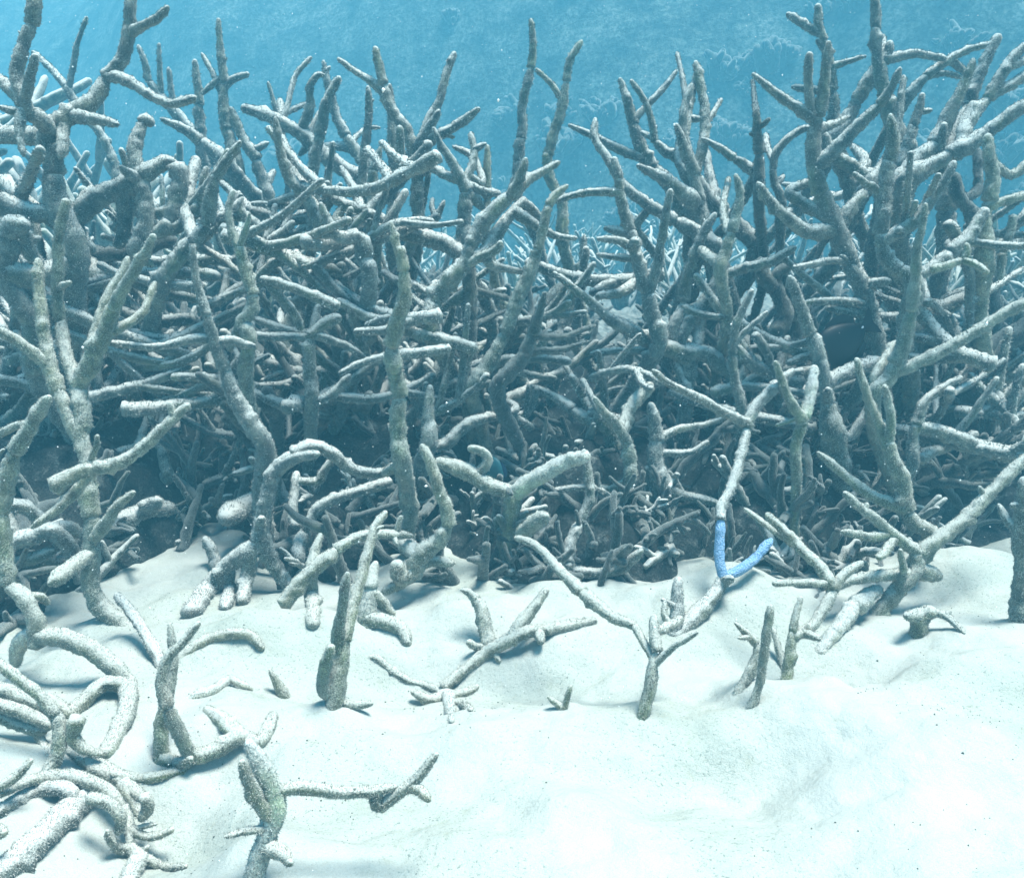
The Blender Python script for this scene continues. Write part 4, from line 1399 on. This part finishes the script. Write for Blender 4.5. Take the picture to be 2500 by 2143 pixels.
# low broken tangle on the front of the bank, mostly in the shade-toned coral
spots = []
while len(spots) < 230:
    x = R3.uniform(-1.15, 1.25); e = float(np.interp(x, EX, EY)); y = e + .06 + abs(R3.gauss(0, .28))
    if y > 2.5: continue
    spots.append((x, y, z_ground(x, y) - .015, R3.uniform(.45, .95), R3.uniform(0, 6.28), R3.uniform(.3, 1.5)))
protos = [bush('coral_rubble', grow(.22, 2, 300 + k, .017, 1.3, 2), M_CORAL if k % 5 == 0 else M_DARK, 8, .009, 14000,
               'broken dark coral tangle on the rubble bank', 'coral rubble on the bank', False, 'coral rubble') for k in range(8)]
scatter(protos, spots)
# the hazy reef flat beyond
spots = []
while len(spots) < 110:
    y = R3.uniform(3.6, 9.0); x = R3.uniform(-.70, .70) * y
    u = u_of(x, y); s = float(np.interp(u, [0, 350, 550, 900, 1150, 1500, 2072], [1.5, 1.4, .75, .8, .95, .8, .65])) * R3.uniform(.75, 1.1)
    spots.append((x, y, z_ground(x, y) - .03, s, R3.uniform(0, 6.28), R3.uniform(0, .3)))
protos = [bush(STG, grow(.66, 5, 500 + k, .030, .9, 3), M_NEAR if k % 2 else M_CORAL, 6, .03, 0,
               'blue-hazed coral bush on the far flat', 'hazy coral bushes on the far reef flat', False) for k in range(8)]
scatter(protos, spots)
# bushes on the blue slope
spots = []
while len(spots) < 230:
    y = R3.uniform(7.5, 17); x = (R3.uniform(-.35, .66) if R3.random() < .5 else R3.uniform(.15, .66)) * y
    z = float(z_slope(x, y))
    if z < .6: continue
    spots.append((x, y, z - .1, R3.uniform(.7, 1.9), R3.uniform(0, 6.28), R3.uniform(0, .3)))
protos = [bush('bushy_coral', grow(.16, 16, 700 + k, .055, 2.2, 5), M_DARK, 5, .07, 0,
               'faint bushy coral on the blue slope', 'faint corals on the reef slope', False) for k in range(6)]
scatter(protos, spots)

# ------------------------------------------------------------------ boulders
def dome(name, label, c, r, mat, squash=.85, polyps=0, cat='coral boulder', lump=.12):
    nu, nv = 96, 52
    a = np.linspace(0, 2 * math.pi, nu, endpoint=False); b = np.linspace(.02, math.pi * .98, nv)
    A, B = np.meshgrid(a, b)
    D = np.stack([np.cos(A) * np.sin(B), np.sin(A) * np.sin(B), np.cos(B) * squash], -1)
    k = 1 + lump * fbm(D[..., 0] * 2 + c[0] * 9, D[..., 1] * 2, D[..., 2] * 2, o=3) + .03 * fbm(D[..., 0] * 12, D[..., 1] * 12, D[..., 2] * 12, o=2)
    if polyps:
        i = np.arange(polyps) + .5; ph = np.arccos(1 - 2 * i / polyps); th = math.pi * (1 + 5 ** .5) * i
        Q = np.stack([np.cos(th) * np.sin(ph), np.sin(th) * np.sin(ph), np.cos(ph)], -1)
        E = np.stack([np.cos(A) * np.sin(B), np.sin(A) * np.sin(B), np.cos(B)], -1)
        dmin = np.sqrt(np.maximum(2 - 2 * (E.reshape(-1, 3) @ Q.T).max(1), 0)).reshape(A.shape)
        k = k + .07 * np.clip(1 - (dmin * math.sqrt(polyps) / 2.0) ** 2, 0, 1)
    V = (D * k[..., None] * r).reshape(-1, 3)
    i = np.arange(nv - 1)[:, None] * nu + np.arange(nu)[None]; j = np.roll(i, -1, axis=1)
    F = np.stack([i, i + nu, j + nu, j], -1).reshape(-1, 4)
    V = np.vstack([V, V[:nu].mean(0)[None], V[-nu:].mean(0)[None]]); n = nu * nv
    cap = np.stack([np.arange(nu), np.roll(np.arange(nu), -1), np.full(nu, n)], -1)
    o = link(name, mesh_from(name, V, [F, cap], mat), None, tuple(c)); return tag(o, label, cat)
dome('polyp_coral_boulder', 'pale rounded boulder dotted with polyps, at the right edge under the black limb', at(2490, 905, 2.42), .095, M_BARE, .6, 420)
dome('coral_boulder', 'blunt hazy round coral head near the right edge below the black limb', at(2482, 1050, 2.35), .06, M_NEAR, 1.2)
dome('sand_mound', 'pale dust covered mound in a dark hollow below the white V', at(1345, 1320, 1.90), .065, M_CORAL, .9, cat='mound')

# ------------------------------------------------------------------ fish
def fish(name, label, pos, length, rot, body_c, fin_c, mark=None):
    def m(n, c, spec=.3):
        mt, nt, p = new_mat(n); geo = N(nt, 'ShaderNodeTexCoord')
        v = N(nt, 'ShaderNodeTexVoronoi', i_Scale=60.0); nt.links.new(geo.outputs['Object'], v.inputs['Vector'])
        nt.links.new(ramp(nt, v.outputs['Distance'], [(0, tuple(x * 1.3 for x in c)), (.6, c)]), p.inputs['Base Color'])
        p.inputs['Roughness'].default_value = .5; p.inputs['Specular IOR Level'].default_value = spec; return mt
    mb, mf = m(name + '_skin', body_c), m(name + '_fin', fin_c)
    root = bpy.data.objects.new(name, None); col.objects.link(root); root.location = tuple(pos); root.rotation_euler = rot
    L = length; xs = np.linspace(-.5, .40, 22)
    t = (xs + .5) / .9
    hh = .34 * np.sin(math.pi * np.clip(t, 0, 1) ** .72) ** .75 * (1 - .15 * t) + .045 * t + .004
    ww = hh * .36
    a = np.linspace(0, 2 * math.pi, 18, endpoint=False)
    V = np.stack([np.repeat(xs[:, None], 18, 1), ww[:, None] * np.cos(a)[None], hh[:, None] * np.sin(a)[None]], -1).reshape(-1, 3) * L
    i = np.arange(21)[:, None] * 18 + np.arange(18)[None]; j = np.roll(i, -1, axis=1)
    F = np.stack([i, j, j + 18, i + 18], -1).reshape(-1, 4)
    V = np.vstack([V, [[-.515 * L, 0, 0]], [[.41 * L, 0, 0]]])
    caps = np.vstack([np.stack([np.roll(np.arange(18), -1), np.arange(18), np.full(18, 396)], -1), np.stack([378 + np.arange(18), 378 + np.roll(np.arange(18), -1), np.full(18, 397)], -1)])
    link('body', mesh_from('body', V, [F, caps], mb), root)
    def fin(nm, out, th=.012, y=0, tiltx=0):
        out = np.array(out) * L; n = len(out); c = out.mean(0)
        P = []
        for s in (-1, 1): P += [(p[0], y * L + s * th * L * .3 + tiltx * abs(p[1]), p[1]) for p in out]
        P += [(c[0], y * L - th * L, c[1]), (c[0], y * L + th * L, c[1])]
        f3 = [(k, (k + 1) % n, 2 * n) for k in range(n)] + [((k + 1) % n + n, k + n, 2 * n + 1) for k in range(n)]
        f4 = [(k + n, (k + 1) % n + n, (k + 1) % n, k) for k in range(n)]
        return link(nm, mesh_from(nm, np.array(P), [np.array(f4), np.array(f3)], mf, False), root)
    fin('tail_fin', [(.36, .05), (.47, .12), (.62, .24), (.60, .10), (.565, 0), (.60, -.10), (.62, -.24), (.47, -.12), (.36, -.05)])
    fin('dorsal_fin', [(-.20, .30), (-.10, .385), (.05, .41), (.20, .37), (.33, .25), (.30, .12), (.10, .26), (-.05, .31)])
    fin('anal_fin', [(-.02, -.30), (.05, -.38), (.18, -.36), (.32, -.24), (.30, -.12), (.12, -.26)])
    for s in (-1, 1):
        fin('pectoral_fin', [(-.22, .02), (-.12, .07), (-.02, .05), (.00, -.04), (-.10, -.06)], .008, s * .105)
        e = dome('eye', None, (-.36 * L, s * .062 * L, .07 * L), .026 * L, mf, 1.0, cat=None); e.parent = root
    if mark:
        mm = m(name + '_mark', mark); o = dome('tail_spot', None, (.36 * L, -.02 * L, .03 * L), .028 * L, mm, .6, cat=None); o.parent = root
    return tag(root, label, 'fish')
fish('dark_fish', 'black deep-bodied fish hovering between the trunks at right, tail raised', at(2058, 836, 2.0), .150, (0, math.radians(-33), math.radians(12)), (.006, .008, .011), (.008, .010, .013), (.75, .8, .85))
fish('small_blue_fish', 'tiny dim blue-green fish sheltering beside the white V coral', at(1209, 1152, 1.95), .075, (0, math.radians(50), math.radians(-30)), (.02, .10, .12), (.02, .06, .12))

# ------------------------------------------------------------------ loose stuff
def specks(name, C, size, mat, label, cat):
    n = len(C)
    O = np.array([[1, 0, 0], [-1, 0, 0], [0, 1, 0], [0, -1, 0], [0, 0, 1], [0, 0, -1]], float)
    T = np.array([[0, 2, 4], [2, 1, 4], [1, 3, 4], [3, 0, 4], [2, 0, 5], [1, 2, 5], [3, 1, 5], [0, 3, 5]])
    J = O[None] * size[:, None, None] * rng.uniform(.5, 1.5, (n, 6, 1)) + rng.normal(0, .15, (n, 6, 3)) * size[:, None, None]
    V = (C[:, None] + J).reshape(-1, 3); F = (T[None] + 6 * np.arange(n)[:, None, None]).reshape(-1, 3)
    return tag(link(name, mesh_from(name, V, F, mat)), label, cat, kind='stuff')
n = 4200
Y = .45 + 2.6 * rng.uniform(0, 1, n) ** .7
C = np.stack([rng.uniform(-.62, .62, n) * Y, Y, rng.uniform(.02, 1.5, n)], 1)
M_SNOW, _nt, _p = new_mat('marine_snow'); _p.inputs['Base Color'].default_value = (.9, .92, .9, 1)
specks('marine_snow', C, .00052 * np.exp(rng.normal(0, .35, n)), M_SNOW, 'fine white specks of marine snow drifting in the water', 'marine snow')
n = 5200
cx = rng.uniform(-.9, 1.1, n); cy = rng.uniform(.72, 1.75, n)
keep = (fbm(cx * 3.1, cy * 3.7, o=3) + .35 * rng.standard_normal(n)) > .35
cx, cy = cx[keep], cy[keep]
M_DEB, _nt, _p = new_mat('dark_detritus'); _p.inputs['Base Color'].default_value = (.10, .12, .10, 1)
specks('sand_detritus', np.stack([cx, cy, z_sand(cx, cy) + .0003], 1), .0007 * np.exp(rng.normal(0, .38, len(cx))), M_DEB, 'dark grains and detritus scattered over the sand', 'detritus')

# ------------------------------------------------------------------ the water
bm = bmesh.new(); bmesh.ops.create_cube(bm, size=1)
me = bpy.data.meshes.new('haze'); bm.to_mesh(me); bm.free()
hz = link('haze', me); hz.scale = (130, 94, 9.5); hz.location = (0, 28, 3.05)
mh = bpy.data.materials.new('water_haze'); mh.use_nodes = True; nt = mh.node_tree
for nd in list(nt.nodes):
    if nd.type != 'OUTPUT_MATERIAL': nt.nodes.remove(nd)
pv = nt.nodes.new('ShaderNodeVolumePrincipled'); pv.inputs['Density'].default_value = HAZE_DENSITY
pv.inputs['Color'].default_value = (*HAZE_COLOR, 1); pv.inputs['Absorption Color'].default_value = (*HAZE_ABSORB, 1); pv.inputs['Anisotropy'].default_value = 0.0
nt.links.new(pv.outputs[0], nt.nodes['Material Output'].inputs['Volume'])
me.materials.append(mh)
tag(hz, 'blue sea water haze filling the scene', 'haze', kind='stuff')
for r in REPORT: print('UNJOINED', r)
